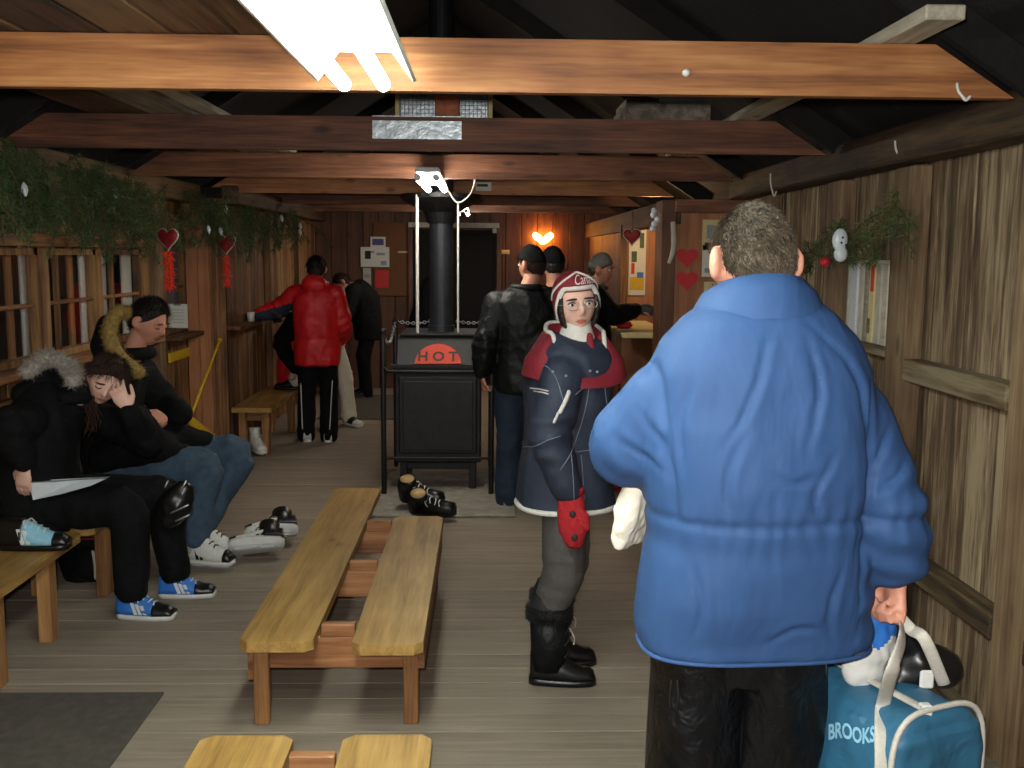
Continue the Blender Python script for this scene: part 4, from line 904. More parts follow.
# ------------------------------------------------------------------ man in the blue parka (seen from behind)
def man_blue():
    g = Fig('person', 'man with short greying hair in a big blue parka seen from behind', 0.555, 2.0, 1.80, -4)
    k = g.k
    g.sh = {-1: V((0.385, 2.0, 1.43)), 1: V((0.72, 1.99, 1.41))}
    g.el = {-1: V((0.303, 2.05, 1.325)), 1: V((0.798, 1.95, 1.23))}
    g.wr = {-1: V((0.41, 2.27, 1.29)), 1: V((0.848, 1.965, 1.070))}
    g.hp = {-1: V((.452, 2.0, .93)), 1: V((.622, 2.0, .93))}; g.kn = {-1: V((.445, 2.01, .5)), 1: V((.622, 2.01, .5))}; g.an = {-1: V((.435, 1.98, .09)), 1: V((.622, 1.98, .09))}
    g.nk = V((0.545, 1.99, 1.63)); g.ch = V((0.55, 1.985, 1.40)); g.mid = V((.555, 1.99, 1.18)); g.pel = V((.56, 2.0, .97))
    g.hd = V((0.536, 2.02, 1.705)); g.hf = V((-0.22, 1, -0.05)); g.headh = 0.113
    g.hand[1] = (V((0.0, 0.05, -1)), V((-1, -.1, 0)), 1, 0.95, 1.0, 0.55)
    g.hand[-1] = (V((0.25, .9, -.2)), V((.9, -.2, 0)), -1, 0.6, 1.0, 0.5)
    g.body('skin', 0.0065)
    zb = line(.55, .20, -.66)
    g.H.shell('hair', 'hair_grey', g.root, zb, 1.05, .025, 9)
    g.H.strands('hair_strands', 'hair_grey', g.root, zb, 8000, .022, 1.04, .12, .0010, flow=(.2, -.4, -.7))
    g.H.eyes(g.root)
    secs = [(-.05, .232, .118, -.01, 32, 3), (-.045, .238, .125, -.01, 32, 3), (.0, .243, .14, 0, 32, 2.9), (.14, .238, .16, 0, 32, 2.7), (.26, .228, .168, 0), (.31, .218, .168, 0), (.36, .224, .174, 0), (.5, .232, .182, 0), (.66, .238, .176, 0), (.79, .222, .162, 0), (.87, .190, .148, 0), (.94, .148, .128, 0), (1.0, .108, .105, 0)]
    CR = [((.60, 1.60), (.70, 1.50), (.735, 1.36), (.735, 1.22)), ((.40, 1.52), (.372, 1.42), (.378, 1.30)), ((.53, 1.58), (.50, 1.48), (.44, 1.36)), ((.60, 1.57), (.62, 1.47), (.60, 1.36)), ((.48, 1.40), (.45, 1.30), (.47, 1.22)), ((.66, 1.36), (.62, 1.28), (.64, 1.21)),
          ((.30, 1.42), (.34, 1.36), (.36, 1.28)), ((.26, 1.36), (.31, 1.33), (.35, 1.30)), ((.80, 1.40), (.76, 1.34), (.74, 1.28)), ((.83, 1.33), (.79, 1.29), (.75, 1.27)), ((.55, .97), (.60, 1.0), (.66, 1.0)), ((.53, 1.32), (.58, 1.30), (.63, 1.32)), ((.40, 1.14), (.42, 1.06), (.41, .98)), ((.69, 1.12), (.67, 1.04), (.69, .96))]
    CR = [crom([V((a, 0, b)) for a, b in c], [1]*len(c), 6)[0] for c in CR]
    def crease(p):
        v = 0; q = V((p.x+.006*noise.noise(p*18), 0, p.z+.006*noise.noise(p*15+V((3, 0, 0)))))
        for c in CR:
            m_ = 9; L_ = len(c)-1
            for i in range(L_):
                a, b = c[i], c[i+1]; t = max(0, min(1, (q-a).dot(b-a)/(b-a).length_squared)); d = (q-(a+(b-a)*t)).length
                if d < m_: m_ = d; f_ = (i+t)/L_; sg = (q-a).cross(b-a).y
            if m_ < .05: v += (-.0065*gs(m_, .006)+.003*gs(m_-.014, .011)*(1 if sg > 0 else .3))*math.sin(PI*min(1, max(0.05, f_)))
        return v
    def seam(p, n):
        v = (crease(p) if p.y < 2.03 else 0) + -0.006*gs(p.z-1.212, .009)                                   # waist drawcord
        if p.y < 2.0 and abs(p.z-1.212) < .09: v += .002*math.sin(p.x*170+3*noise.noise(p*14))*(1-abs(p.z-1.212)/.09)
        if p.x > .74 and p.z < 1.30:
            v += .004*math.sin(p.z*84+p.x*12+1.5*noise.noise(p*7))
        if .43 < p.z: v += -.010*gs((p.x-.345-.12*(1.4-p.z)), .008)*sst(1.15, 1.25, p.z)*(1 if p.y < 2 else 0)
        if p.y < 2.0: v += -.010*gs(p.x-.742, .007)*sst(1.0, 1.1, p.z)*sst(1.5, 1.42, p.z)
        return v
    j = g.jacket('blue', secs, (.085, .086, .080, .068), voxel=.008, amp=.0032, wr=.004, extra=seam, cuff=.045, seed=2.2, freq=6.5, smooth=6)
    # stand-up collar lying open around the neck
    c = V((.545, 1.99, 1.628)); n = 40; rings = [[] for _ in range(6)]
    for i in range(n):
        a = 2*PI*i/n; ca, sa = math.cos(a), math.sin(a); bk = max(0, -sa)
        for q, (rx, ry, z) in enumerate(((.142, .134, -.046+.022*bk), (.138, .132, -.034+.022*bk), (.112, .112, .016+.02*bk), (.092, .098, .030+.030*bk), (.080, .088, .026+.028*bk), (.085, .085, -.04))):
            rings[q].append(c+V((rx*ca, ry*sa, z)))
    MB().loft(rings, cap=False).build('collar', 'blue', g.root, True)
    MB().tube(g.ring(-.047, .238, .125, -.01, 48, 3), .0045, 8, closed=True).build('hem', 'blue', g.root, True)
    for dx in (0, .012): MB().tube([V((.375+dx, 1.9, .875)), V((.373+dx*1.5, 1.9, .845)), V((.375+dx, 1.9, .82))], .0022, 6).build('drawcord', 'black', g.root, True)
    g.trousers('blackpant', (.094, .09, .088, .086), ((-.12, .15, .085), (0, .16, .09), (.2, .16, .09)), .03, .008, .012, freq=8)
    shoes(g, upper='rubber', sole='rubber', top=.09)
man_blue()
# ------------------------------------------------------------------ woman with the maroon hat
def woman_hat():
    g = Fig('person', 'woman in navy jacket, maroon hat and red mittens turning to look back', 0.335, 3.93, 1.64, 78)
    g.nk = V((.355, 3.93, 1.40)); g.ch = V((.335, 3.93, 1.24)); g.mid = V((.325, 3.93, 1.07)); g.pel = V((.325, 3.93, .90))
    g.sh[1] = V((.300, 3.79, 1.255)); g.el[1] = V((.245, 3.70, 1.05)); g.wr[1] = V((.325, 3.69, .80))
    g.sh[-1] = V((.36, 4.08, 1.30)); g.el[-1] = V((.42, 4.16, 1.06)); g.wr[-1] = V((.50, 4.10, .88))
    g.hp = {1: V((.315, 3.86, .86)), -1: V((.325, 4.0, .86))}; g.kn = {1: V((.315, 3.85, .47)), -1: V((.355, 4.03, .47))}; g.an = {1: V((.262, 3.86, .10)), -1: V((.285, 4.05, .10))}
    g.toe = {1: V((1, -.06, 0)), -1: V((1, .02, 0))}
    g.hd = V((.352, 3.90, 1.527)); g.hf = V((.16, -1, -.02)); g.hu = V((-.10, 0, 1)); g.headh = .115
    g.hand[1] = (V((.06, 0, -1)), V((0, 1, 0)), 1, .4, .8, .95); g.hand[-1] = (V((.6, 0, -.7)), V((0, -1, 0)), -1, .4)
    g.body('skin_pale', .006, ears=False); g.H.eyes(g.root)
    H_ = g.H
    def zb(ph):
        c = math.cos(ph); return .50-.0*c if c > .75 else (-.40+(.90)*sst(.05, .75, c) if c > 0 else -.40+(-.05)*(-c))
    H_.shell('hat', 'maroon', g.root, zb, 1.15, .012, 4, top=.03, box=3.2)
    MB().tube(H_.rim(zb, 1.15, 60), (.011, .008), 8, closed=True).build('hat_trim', 'whiteknit', g.root, True)
    def hat_pt(a, z, k=1.17):
        q = math.sqrt(max(0, 1-z*z)); v = hsurf((q*math.sin(a), q*math.cos(a), z), 0)*k; g_ = boxy(z, 3.2) if z > 0 else 1.0
        return H_.w((v.x*g_, v.y*g_, v.z+.03*sst(.2, 1, z)))
    MB().tube([hat_pt(-PI*.6+1.2*PI*i/30, .93-.75*(abs(i/30-.5)*2)**1.6, 1.16) for i in range(31)], .0045, 8).build('hat_piping', 'whiteknit', g.root, True)
    uv, fs = lettering('Canada', .036, shear=.30)
    MB().add([hat_pt(-.42-u*8.6, .735+v*7.5-.5*(u+.02)**2*40*.1) for u, v in uv], fs).build('lettering', 'whiteknit', g.root)
    leaf = [(0, .5), (.1, .2), (.25, .3), (.2, .05), (.45, .1), (.3, -.15), (.05, -.2), (.03, -.45), (-.03, -.45), (-.05, -.2), (-.3, -.15), (-.45, .1), (-.2, .05), (-.25, .3), (-.1, .2)]
    MB().add([hat_pt(.98+u*.30, .30+v*.36) for u, v in leaf], [tuple(range(len(leaf)))]).build('leaf_badge', 'whiteknit', g.root)
    # dark bobbed hair framing the face
    for s in (-1, 1): MB().tube([H_.w((s*.60, .34, .30)), H_.w((s*.63, .30, -.1)), H_.w((s*.56, .26, -.5)), H_.w((s*.46, .26, -.72))], [(.010, .02), (.014, .026), (.012, .02), (.006, .01)], 12, res=5, flat=H_.r).build('hair', 'hair_dark', g.root, True)
    # glasses
    gl = bpy.data.objects.new('glasses', None); COL.objects.link(gl); gl.parent = g.root; W[gl] = W[g.root]; gl.empty_display_size = .05
    for s in (-1, 1):
        c = H_.w((s*.30, .84, .04)); ring = [c+H_.r*(.026*math.cos(a))+H_.u*(.018*math.sin(a)) for a in [2*PI*i/24 for i in range(24)]]
        MB().tube(ring, .0013, 6, closed=True).build('rim', 'chain', gl, True); MB().add(ring, [tuple(range(24))]).build('lens', 'lens', gl)
        MB().tube([H_.w((s*.53, .84, .07)), H_.w((s*.70, .5, .08)), H_.w((s*.72, 0, .05))], .0013, 6).build('temple', 'chain', gl, True)
    MB().tube([H_.w((-.07, .86, .06)), H_.w((0, .88, .09)), H_.w((.07, .86, .06))], .0013, 6).build('bridge', 'chain', gl, True)
    secs = [(-.175, .175, .188, .0, 32, 2.2), (-.17, .178, .192, .0), (0, .175, .185, .0), (.25, .165, .17, 0), (.5, .175, .175, 0), (.72, .18, .168, 0), (.86, .16, .145, 0), (.95, .12, .115, 0), (1.0, .09, .09, 0)]
    J = g.jacket('navy', secs, (.09, .082, .075, .06), voxel=.009, amp=.008, wr=.009, cuff=.05, seed=5, freq=6)
    MB().tube(g.ring(-.172, .180, .194, .0, 44), .011, 8, closed=True).build('hem_trim', 'whiteknit', g.root, True)
    # thrown-back maroon hood collar open in a V, white edge, scarf
    fd = V((.25, -.97, 0)); sdv = V((.97, .25, 0))
    mb = MB(); n = 40; rings = [[] for _ in range(5)]; c = V((.350, 3.915, 1.365)); rimp = []
    for i in range(n):
        a = 2*PI*i/n; cf, cs = math.cos(a), math.sin(a); fr = sst(.35, 1.0, cf); bk = sst(.2, -.8, cf)
        for q, (rr, z) in enumerate(((.205, -.115-.03*fr), (.192, -.05-.06*fr), (.112+.035*fr, .055+.03*bk-.15*fr), (.092+.035*fr, .05+.03*bk-.155*fr), (.075+.03*fr, -.04-.1*fr))):
            p = c+fd*(rr*.94*cf)+sdv*(rr*1.02*cs)+V((0, 0, z)); rings[q].append(p)
        rimp.append(rings[2][-1])
    mb.loft(rings, cap=False); mb.build('hood', 'maroon', g.root, True)
    MB().tube(rimp, .009, 10, closed=True).build('hood_piping', 'whiteknit', g.root, True)
    nk_ = V((.357, 3.90, 1.30)); MB().tube([nk_, nk_+V((0, 0, .06)), nk_+V((0, -.0, .118))], [(.088, .088), (.080, .082), (.066, .07)], 20, res=3).build('scarf', 'whiteknit', g.root, True)
    MB().tube([nk_+V((.045, -.058, .11)), nk_+V((.048, -.080, .06)), nk_+V((.050, -.10, 0.0)), nk_+V((.045, -.115, -.05))], [(.012, .012), (.018, .014), (.018, .014), (.014, .01)], 12, res=4, flat=(1, 0, 0)).build('scarf_stripe', 'maroon', g.root, True)
    T = skin_of(J)
    for x, y in ((553, 372), (566, 376), (590, 371), (597, 372)):
        p = on(T, x, y, .002)
        if p: MB().ell(p, .006, nu=10, nv=8).build('snap', 'chain', g.root, True)
    for pts in (((531, 372), (545, 366), (556, 378), (563, 400)), ((524, 447), (535, 446), (548, 440), (560, 436)), ((590, 378), (585, 410), (572, 450), (560, 470)), ((604, 380), (606, 400), (610, 420)), ((575, 395), (583, 388), (592, 384)), ((575, 452), (600, 449), (612, 450)), ((571, 455), (573, 480), (574, 500)), ((581, 455), (583, 478), (584, 500))):
        seam_line(T, pts, .0018, 'stitching', 'stitch', g.root)
    seam_line(T, ((569, 392), (565, 402), (560, 412)), .010, 'zip_flash', 'whiteknit', g.root, lift=-.004); seam_line(T, ((558, 413), (556, 418), (554, 422)), .006, 'zip_flash', 'whiteknit', g.root, lift=-.002)
    for k in range(2): seam_line(T, ((530+k*4, 388+k*3), (541+k*2, 389.5+k*3), (548, 391+k*3)), .0026, 'sleeve_mark', 'whiteknit', g.root, lift=.0)
    # red mitten hanging from the near sleeve and boots with fur
    for q in (1,):
        w_ = g.wr[q]; mb = MB(); d = V((.10, -.02, -1)).normalized()
        mb.tube([w_-d*.06, w_-d*.0, w_+d*.06, w_+d*.12, w_+d*.165], [(.040, .034), (.05, .042), (.058, .042), (.055, .038), (.036, .028)], 18, res=4, flat=(1, 0, 0))
        mb.tube([w_+V((.015, -.02, -.03)), w_+V((.050, -.03, -.06)), w_+V((.060, -.03, -.10))], [.022, .021, .016], 12)
        cloth(mb, 'mitten', 'mitten', g.root, .007, 3, lambda p, n: .003*noise.noise(p*40))
        MB().tube([w_-d*.045, w_-d*.02], [(.054, .046), (.056, .046)], 18, False, flat=(1, 0, 0)).build('mitten_cuff', 'mitten', g.root, True)
        for dz in (.045, .135): MB().ell(w_+d*dz+V((.0, -.044, 0)), (.012, .004, .014), nu=10, nv=8).build('mitten_patch', 'ink', g.root, True)
    mb = MB(); w_ = g.wr[-1]; mb.tube([w_+V((-.03, 0, .05)), w_, w_+V((.05, 0, -.08)), w_+V((.06, 0, -.13))], [.042, .045, .045, .025], 14); cloth(mb, 'mitten', 'mitten', g.root, .009, 3)
    g.trousers('greypant', (.112, .088, .078, .068), ((-.12, .15, .14), (0, .165, .16), (.2, .16, .15)), .2, .009, .007, freq=7)
    for q in (1, -1):
        a = g.an[q]; e = bpy.data.objects.new('boot', None); COL.objects.link(e); e.parent = g.root; W[e] = W[g.root]; e.empty_display_size = .05
        t = g.toe[q].normalized(); shoe_parts(e, frame(V((a.x, a.y, 0))-t*.075, t), L=.262, upper='rubber', sole='rubber', top=.10, wd=.050)
        b_ = V((a.x, a.y, 0)); mb = MB().tube([b_+V((0, 0, .06)), b_+V((0, 0, .16)), b_+V((0.0, 0, .29))], [(.072, .058), (.074, .062), (.08, .068)], 20, False, flat=(1, 0, 0)); mb.build('shaft', 'blacklea', e, True)
        S = []
        for i in range(2600):
            an = random.uniform(0, 2*PI); z = random.uniform(.27, .325); n_ = V((math.cos(an), math.sin(an), 0)); p = b_+V((n_.x*.078, n_.y*.066, z)); S.append((p, p+(n_+rv(.5)).normalized()*random.uniform(.012, .028)))
        MB().tube([b_+V((0, 0, .265)), b_+V((0, 0, .30)), b_+V((0, 0, .33))], [(.078, .066), (.09, .078), (.078, .066)], 20, flat=(1, 0, 0), res=3).build('cuff_lining', 'furblack', e, True)
        f_ = blades('fur_cuff', 'furblack', e, S, .002); f_['kind'] = 'stuff'
        for z in (.12, .17, .22): MB().tube([b_+V((.062, -.035, z)), b_+V((.082, 0, z+.012)), b_+V((.062, .035, z))], .004, 6, res=4).build('lace', 'ink', e, True)
        MB().tube([b_+V((.08, -.02, .235)), b_+V((.10, -.03, .20)), b_+V((.098, -.028, .17))], .0025, 6).build('lace', 'offwhite', e, True)
woman_hat()
# ------------------------------------------------------------------ woman sitting with her head in her hand
def woman_seated():
    g = Fig('person', 'seated woman in black parka resting her forehead on her hand, eyes closed', -2.08, 4.72, 1.66, 90)
    g.pel = V((-2.13, 4.72, .55)); g.mid = V((-2.14, 4.72, .72)); g.ch = V((-2.08, 4.73, .92)); g.nk = V((-1.98, 4.75, 1.04)); g.down = V((-.1, 0, -1))
    g.trt = V((0.05, -1, 0)).normalized()
    g.sh = {1: V((-2.08, 4.54, .955)), -1: V((-1.99, 4.91, .955))}
    g.el = {1: P(8, 425, 4.45), -1: P(148, 440, 4.80)}
    g.wr = {1: P(25, 465, 4.50), -1: P(128, 410, 4.60)}
    g.hp = {1: V((-2.08, 4.63, .53)), -1: V((-2.08, 4.83, .53))}
    g.kn = {1: V((-1.67, 4.60, .53)), -1: V((-1.59, 4.86, .53))}; g.an = {1: V((-1.66, 4.60, .10)), -1: V((-1.555, 4.89, .10))}
    g.toe = {1: V((1, -.1, 0)), -1: V((1, .05, 0))}
    g.hd = P(106, 381, 4.74); g.hf = V((.30, -.85, -.40)); g.hu = V((.42, -.10, .88)); g.headh = .116
    g.hand[1] = (V((-.12, -.1, -1)), V((.2, 1, 0)), -1, .25)
    fp = P(113, 384, 4.585); d = (fp-g.wr[-1]).normalized()
    g.hand[-1] = (d, V((-.25, 1, .1)), -1, .28, .95, .3, .25)
    g.body('skin_pale', .006); g.H.eyes(g.root, True); H_ = g.H
    zb = line(.60, .12, -.8)
    H_.shell('hair', 'hair_brown', g.root, zb, 1.17, .06, 7)
    H_.strands('hair_strands', 'hair_brown', g.root, zb, 2200, .06, 1.14, .1, .0012, flow=(0, -.2, -1))
    MB().tube(neck_ring(H_, g.nk+V((.02, 0, .0)), .085, .085, f=V((1, 0, 0)), r=V((0, -1, 0))), .034, 12, closed=True).build('collar', 'blackcloth', g.root, True)
    # long curls falling forward
    mb = MB(); r = random.Random(5)
    for i in range(120):
        s = r.choice((-1, 1)); a0 = H_.w((s*r.uniform(.55, .80), r.uniform(-.65, .02), r.uniform(-.35, .25))); L = r.uniform(.14, .30); pts = []; ph = r.uniform(0, 6)
        drift = V((.04*r.random()-.02, .03*r.random(), 0))
        for k in range(9):
            t = k/8; pts.append(a0+drift*t+V((.016*math.sin(ph+t*13)*t, .016*math.cos(ph+t*13)*t, -L*t)))
        mb.tube(pts, [.006, .007, .007, .007, .0065, .006, .005, .004, .002], 6)
    hs = mb.build('curls', 'hair_brown', g.root, True); hs['kind'] = 'stuff'
    # parka
    secs = [(-.12, .20, .17, .03), (-.05, .215, .19, .03), (.15, .20, .18, .02), (.4, .195, .17, .01), (.65, .195, .16, 0), (.85, .165, .14, 0), (1.0, .10, .10, 0)]
    g.jacket('blackcloth', secs, (.088, .082, .075, .06), voxel=.011, amp=.01, wr=.008, cuff=.035, seed=8)
    S = []; pts, _ = crom([P(28, 372, 4.60), P(48, 358, 4.68), P(70, 368, 4.66), P(74, 380, 4.60)], [1]*4, 10)
    for i in range(4200):
        p = random.choice(pts)+rv(.03); S.append((p, p+(rv(1)+V((0, -.3, .3))).normalized()*random.uniform(.02, .045)))
    MB().tube(pts, .034, 12).build('fur_base', 'furgrey', g.root, True)
    f_ = blades('fur_collar', 'furgrey', g.root, S, .0016); f_['kind'] = 'stuff'
    mb = MB(); mb.tube([P(22, 395, 4.72), P(55, 385, 4.78), P(82, 392, 4.72)], [(.06, .05), (.09, .06), (.05, .05)], 16); cloth(mb, 'hood', 'blackcloth', g.root, .012, 3)
    o_ = [P(29, 483, 4.505), P(33, 500, 4.495), P(62, 494, 4.49), P(90, 486, 4.50), P(106, 479, 4.53), P(80, 480, 4.53), P(55, 482, 4.52)]
    bk_ = [p+V((0, .05, 0)) for p in o_]; n_ = len(o_)
    MB().add(o_+bk_, [tuple(range(n_)), tuple(range(2*n_-1, n_-1, -1))]+[(k, k+n_, (k+1) % n_+n_, (k+1) % n_) for k in range(n_)]).build('shirt_hem', 'bulb', g.root)
    g.trousers('blackcloth', (.115, .10, .088, .08), ((-.08, .16, .15), (0, .185, .17), (.25, .17, .14)), .04, .011, .008)
    shoes(g, L=.27, upper='shoeblue', sole='sole', lace='white', toe='rubber', toe0=.66, stripe='white', quarter=None, top=.085)
woman_seated()
# ------------------------------------------------------------------ man sitting beside her
def man_seated():
    g = Fig('person', 'seated dark haired man in black coat and jeans looking down to his side', -2.0, 5.52, 1.76, 90)
    g.pel = V((-2.05, 5.52, .56)); g.mid = V((-2.08, 5.52, .76)); g.ch = V((-2.04, 5.53, .98)); g.nk = V((-1.95, 5.54, 1.14)); g.down = V((-.1, 0, -1)); g.trt = V((0, -1, 0))
    g.sh = {1: V((-2.02, 5.34, 1.05)), -1: V((-1.99, 5.73, 1.05))}
    g.el = {1: V((-2.0, 5.27, .80)), -1: V((-1.85, 5.78, .84))}; g.wr = {1: V((-1.84, 5.40, .845)), -1: V((-1.70, 5.62, .80))}
    g.hp = {1: V((-2.0, 5.42, .54)), -1: V((-2.0, 5.64, .54))}; g.kn = {1: V((-1.54, 5.42, .55)), -1: V((-1.42, 5.70, .57))}
    g.an = {1: V((-1.58, 5.36, .13)), -1: V((-1.60, 5.55, .13))}; g.toe = {1: V((1, -.25, 0)), -1: V((1, -.1, 0))}
    g.hd = V((-1.845, 5.53, 1.335)); g.hf = V((.90, -.22, -.38)); g.headh = .122
    g.hand[1] = (V((.8, .15, -.25)), V((.1, .6, -.8)), 1, .5)
    g.body('skin', .0065); g.H.eyes(g.root, True); H_ = g.H
    zb = line(.60, .0, -.75)
    H_.shell('hair', 'hair_dark', g.root, zb, 1.08, .04, 8, top=.08)
    H_.strands('hair_strands', 'hair_dark', g.root, zb, 3000, .024, 1.12, .7, .0014, flow=(0, .2, .3))
    secs = [(-.16, .20, .20, .05), (-.05, .21, .20, .04), (.2, .20, .18, .03), (.5, .205, .165, 0), (.75, .20, .15, 0), (.9, .15, .13, 0), (1.0, .105, .105, 0)]
    g.jacket('blackcloth', secs, (.09, .085, .078, .06), voxel=.012, amp=.009, wr=.008, cuff=.03, seed=3)
    mb = MB(); mb.tube([V((-2.05, 5.38, .62)), V((-1.85, 5.40, .66)), V((-1.66, 5.43, .62))], [(.10, .13), (.11, .13), (.06, .07)], 16); mb.tube([V((-2.05, 5.66, .62)), V((-1.85, 5.66, .67)), V((-1.60, 5.68, .64))], [(.10, .12), (.11, .12), (.06, .07)], 16); mb.ell((-1.9, 5.52, .66), (.2, .16, .10))
    cloth(mb, 'coat_skirt', 'blackcloth', g.root, .013, 4, lambda p, n: .006*noise.noise(p*18))
    MB().tube(neck_ring(H_, V((-1.935, 5.54, 1.165)), .085, .085, f=V((1, 0, 0)), r=V((0, -1, 0))), .035, 12, closed=True).build('collar', 'blackcloth', g.root, True)
    pts, _ = crom([P(138, 372, 5.42), P(120, 358, 5.36), P(110, 335, 5.36), P(118, 313, 5.42), P(138, 316, 5.56)], [1]*5, 10); S = []
    for i in range(5200):
        p = random.choice(pts)+rv(.032); S.append((p, p+(rv(1)).normalized()*random.uniform(.02, .04)))
    MB().tube(pts, .04, 12).build('fur_base', 'furtan', g.root, True)
    f_ = blades('fur_hood_edge', 'furtan', g.root, S, .0016); f_['kind'] = 'stuff'
    mb = MB(); mb.tube([P(108, 325, 5.5), P(104, 345, 5.48), P(112, 372, 5.50)], [.06, .075, .07], 16); cloth(mb, 'hood', 'blackcloth', g.root, .012, 3)
    g.trousers(['jean', 'jean_faded'], (.115, .098, .085, .075), ((-.08, .16, .15), (0, .18, .17), (.25, .17, .14)), .05, .011, .007)
    for q in (-1, 1):
        a = g.an[q]; t = g.toe[q].normalized(); e = bpy.data.objects.new('skate', None); COL.objects.link(e); e.parent = g.root; W[e] = W[g.root]; e.empty_display_size = .05
        shoe_parts(e, frame(V((a.x, a.y, .004))-t*.08, t), L=.30, upper='white', sole='sole', toe='rubber', toe0=.86, top=.13, boot=.05, skate=True, lace='rubber', stripe='rubber', stripes=2, lining='rubber')
man_seated()
# ------------------------------------------------------------------ people further back
def simple_hair(g, zb, mat, k=1.08, n=1500, L=.03):
    g.H.shell('hair', mat, g.root, zb, k, .05, 8); g.H.strands('hair_strands', mat, g.root, zb, n, L, k*.98, .2, .0016)
def man_leather():
    g = Fig('person', 'man in black leather jacket and dark jeans seen from behind beside the stove', .255, 6.72, 1.76, 5)
    g.hd = V((.305, 6.76, 1.645)); g.hf = V((-.72, .70, -.05)); g.sh[-1] = V((.075, 6.70, 1.385)); g.el[-1] = V((-.005, 6.64, 1.12)); g.wr[-1] = V((-.015, 6.66, .91)); g.nk = V((.27, 6.72, 1.49))
    g.sh[1] = V((.43, 6.72, 1.40)); g.hand[-1] = (V((.02, .1, -1)), V((1, .1, 0)), 1, .7)
    g.an = {-1: V((.16, 6.70, .09)), 1: V((.36, 6.74, .09))}; g.kn = {-1: V((.16, 6.72, .5)), 1: V((.36, 6.74, .5))}
    g.body('skin', .009); g.H.eyes(g.root); simple_hair(g, line(.5, .0, -.75), 'hair_brown')
    g.H.shell('cap', 'blackcloth', g.root, line(.40, .22, .05), 1.16, .01, 4, top=.04)
    secs = [(-.16, .19, .15, 0), (-.1, .195, .155, 0), (.2, .19, .15, 0), (.5, .205, .155, 0), (.75, .205, .145, 0), (.88, .15, .125, 0), (1.0, .085, .085, 0)]
    g.jacket('blacklea', secs, (.088, .08, .072, .06), voxel=.013, amp=.009, wr=.009, cuff=.03, seed=6)
    MB().tube(neck_ring(g.H, g.nk+V((0, 0, .01)), .085, .085, f=g.fw, r=g.rt), .025, 10, closed=True).build('collar', 'blacklea', g.root, True)
    g.trousers('darkjean', (.105, .095, .085, .085), low=-.02, amp=.008); shoes(g, upper='sole', sole='rubber', top=.08)
man_leather()
def man_blackcap():
    g = Fig('person', 'person with dark cap standing behind the man in leather jacket', .50, 7.42, 1.76, -15)
    g.body('skin', .011); g.H.eyes(g.root); simple_hair(g, line(.5, .0, -.7), 'hair_dark', n=500)
    g.H.shell('cap', 'blackcloth', g.root, line(.40, .2, .05), 1.16, .01, 4, top=.05)
    secs = [(-.16, .19, .15, 0), (.2, .19, .15, 0), (.5, .205, .155, 0), (.75, .205, .145, 0), (.88, .15, .125, 0), (1.0, .085, .085, 0)]
    g.jacket('blackcloth', secs, (.088, .08, .072, .06), voxel=.016, amp=.008, wr=.008, cuff=.0, seed=9)
    g.trousers('blackcloth', low=-.02, amp=.008, voxel=.016); shoes(g, upper='rubber', sole='rubber')
man_blackcap()
def man_greycap():
    g = Fig('person', 'man in grey flat cap and dark jacket reaching to the booth counter', .86, 8.08, 1.74, 80)
    g.hd = V((.93, 8.08, 1.60)); g.hf = V((.96, -.25, -.12)); g.nk = V((.89, 8.08, 1.46)); g.el[1] = V((1.0, 7.85, 1.25)); g.wr[1] = V((1.22, 7.95, 1.29)); g.sh[1] = V((.87, 7.89, 1.39))
    g.hand[1] = (V((1, .15, -.05)), V((0, .3, -1)), -1, .5)
    g.body('skin', .010); g.H.eyes(g.root); simple_hair(g, line(.5, .0, -.7), 'hair_grey', n=500)
    zb = line(.42, .15, .0); g.H.shell('cap', 'capgrey', g.root, zb, 1.17, .02, 4, top=.03)
    H_ = g.H; MB().loft([[H_.w((.62*math.cos(a), .72+.42*math.sin(a)*f_, .40-.10*math.sin(a)*f_+dz)) for a in [PI*k/16 for k in range(17)]] for f_, dz in ((.0, 0), (1.0, 0), (1.0, .05), (0., .06))], cap=False).build('cap_peak', 'capgrey', g.root, True)
    secs = [(-.16, .19, .16, 0), (.2, .19, .155, 0), (.5, .205, .155, 0), (.75, .205, .145, 0), (.88, .15, .125, 0), (1.0, .085, .085, 0)]
    g.jacket('blackcloth', secs, (.088, .08, .072, .055), voxel=.015, amp=.008, wr=.008, cuff=.03, seed=12)
    MB().tube(neck_ring(g.H, g.nk+V((0, 0, .0)), .075, .08, f=g.fw, r=g.rt), .025, 10, closed=True).build('scarf', 'greypant', g.root, True)
    mb = MB(); w_ = g.wr[1]; mb.tube([w_, w_+V((.06, .01, 0)), w_+V((.14, .02, -.02))], [.038, .05, .04], 12); mb.tube([w_+V((.03, -.03, 0)), w_+V((.09, -.06, 0))], [.02, .016], 10); cloth(mb, 'glove', 'greypant', g.root, .009, 3)
    g.trousers('blackcloth', low=-.02, amp=.008, voxel=.016); shoes(g, upper='rubber', sole='rubber')
man_greycap()
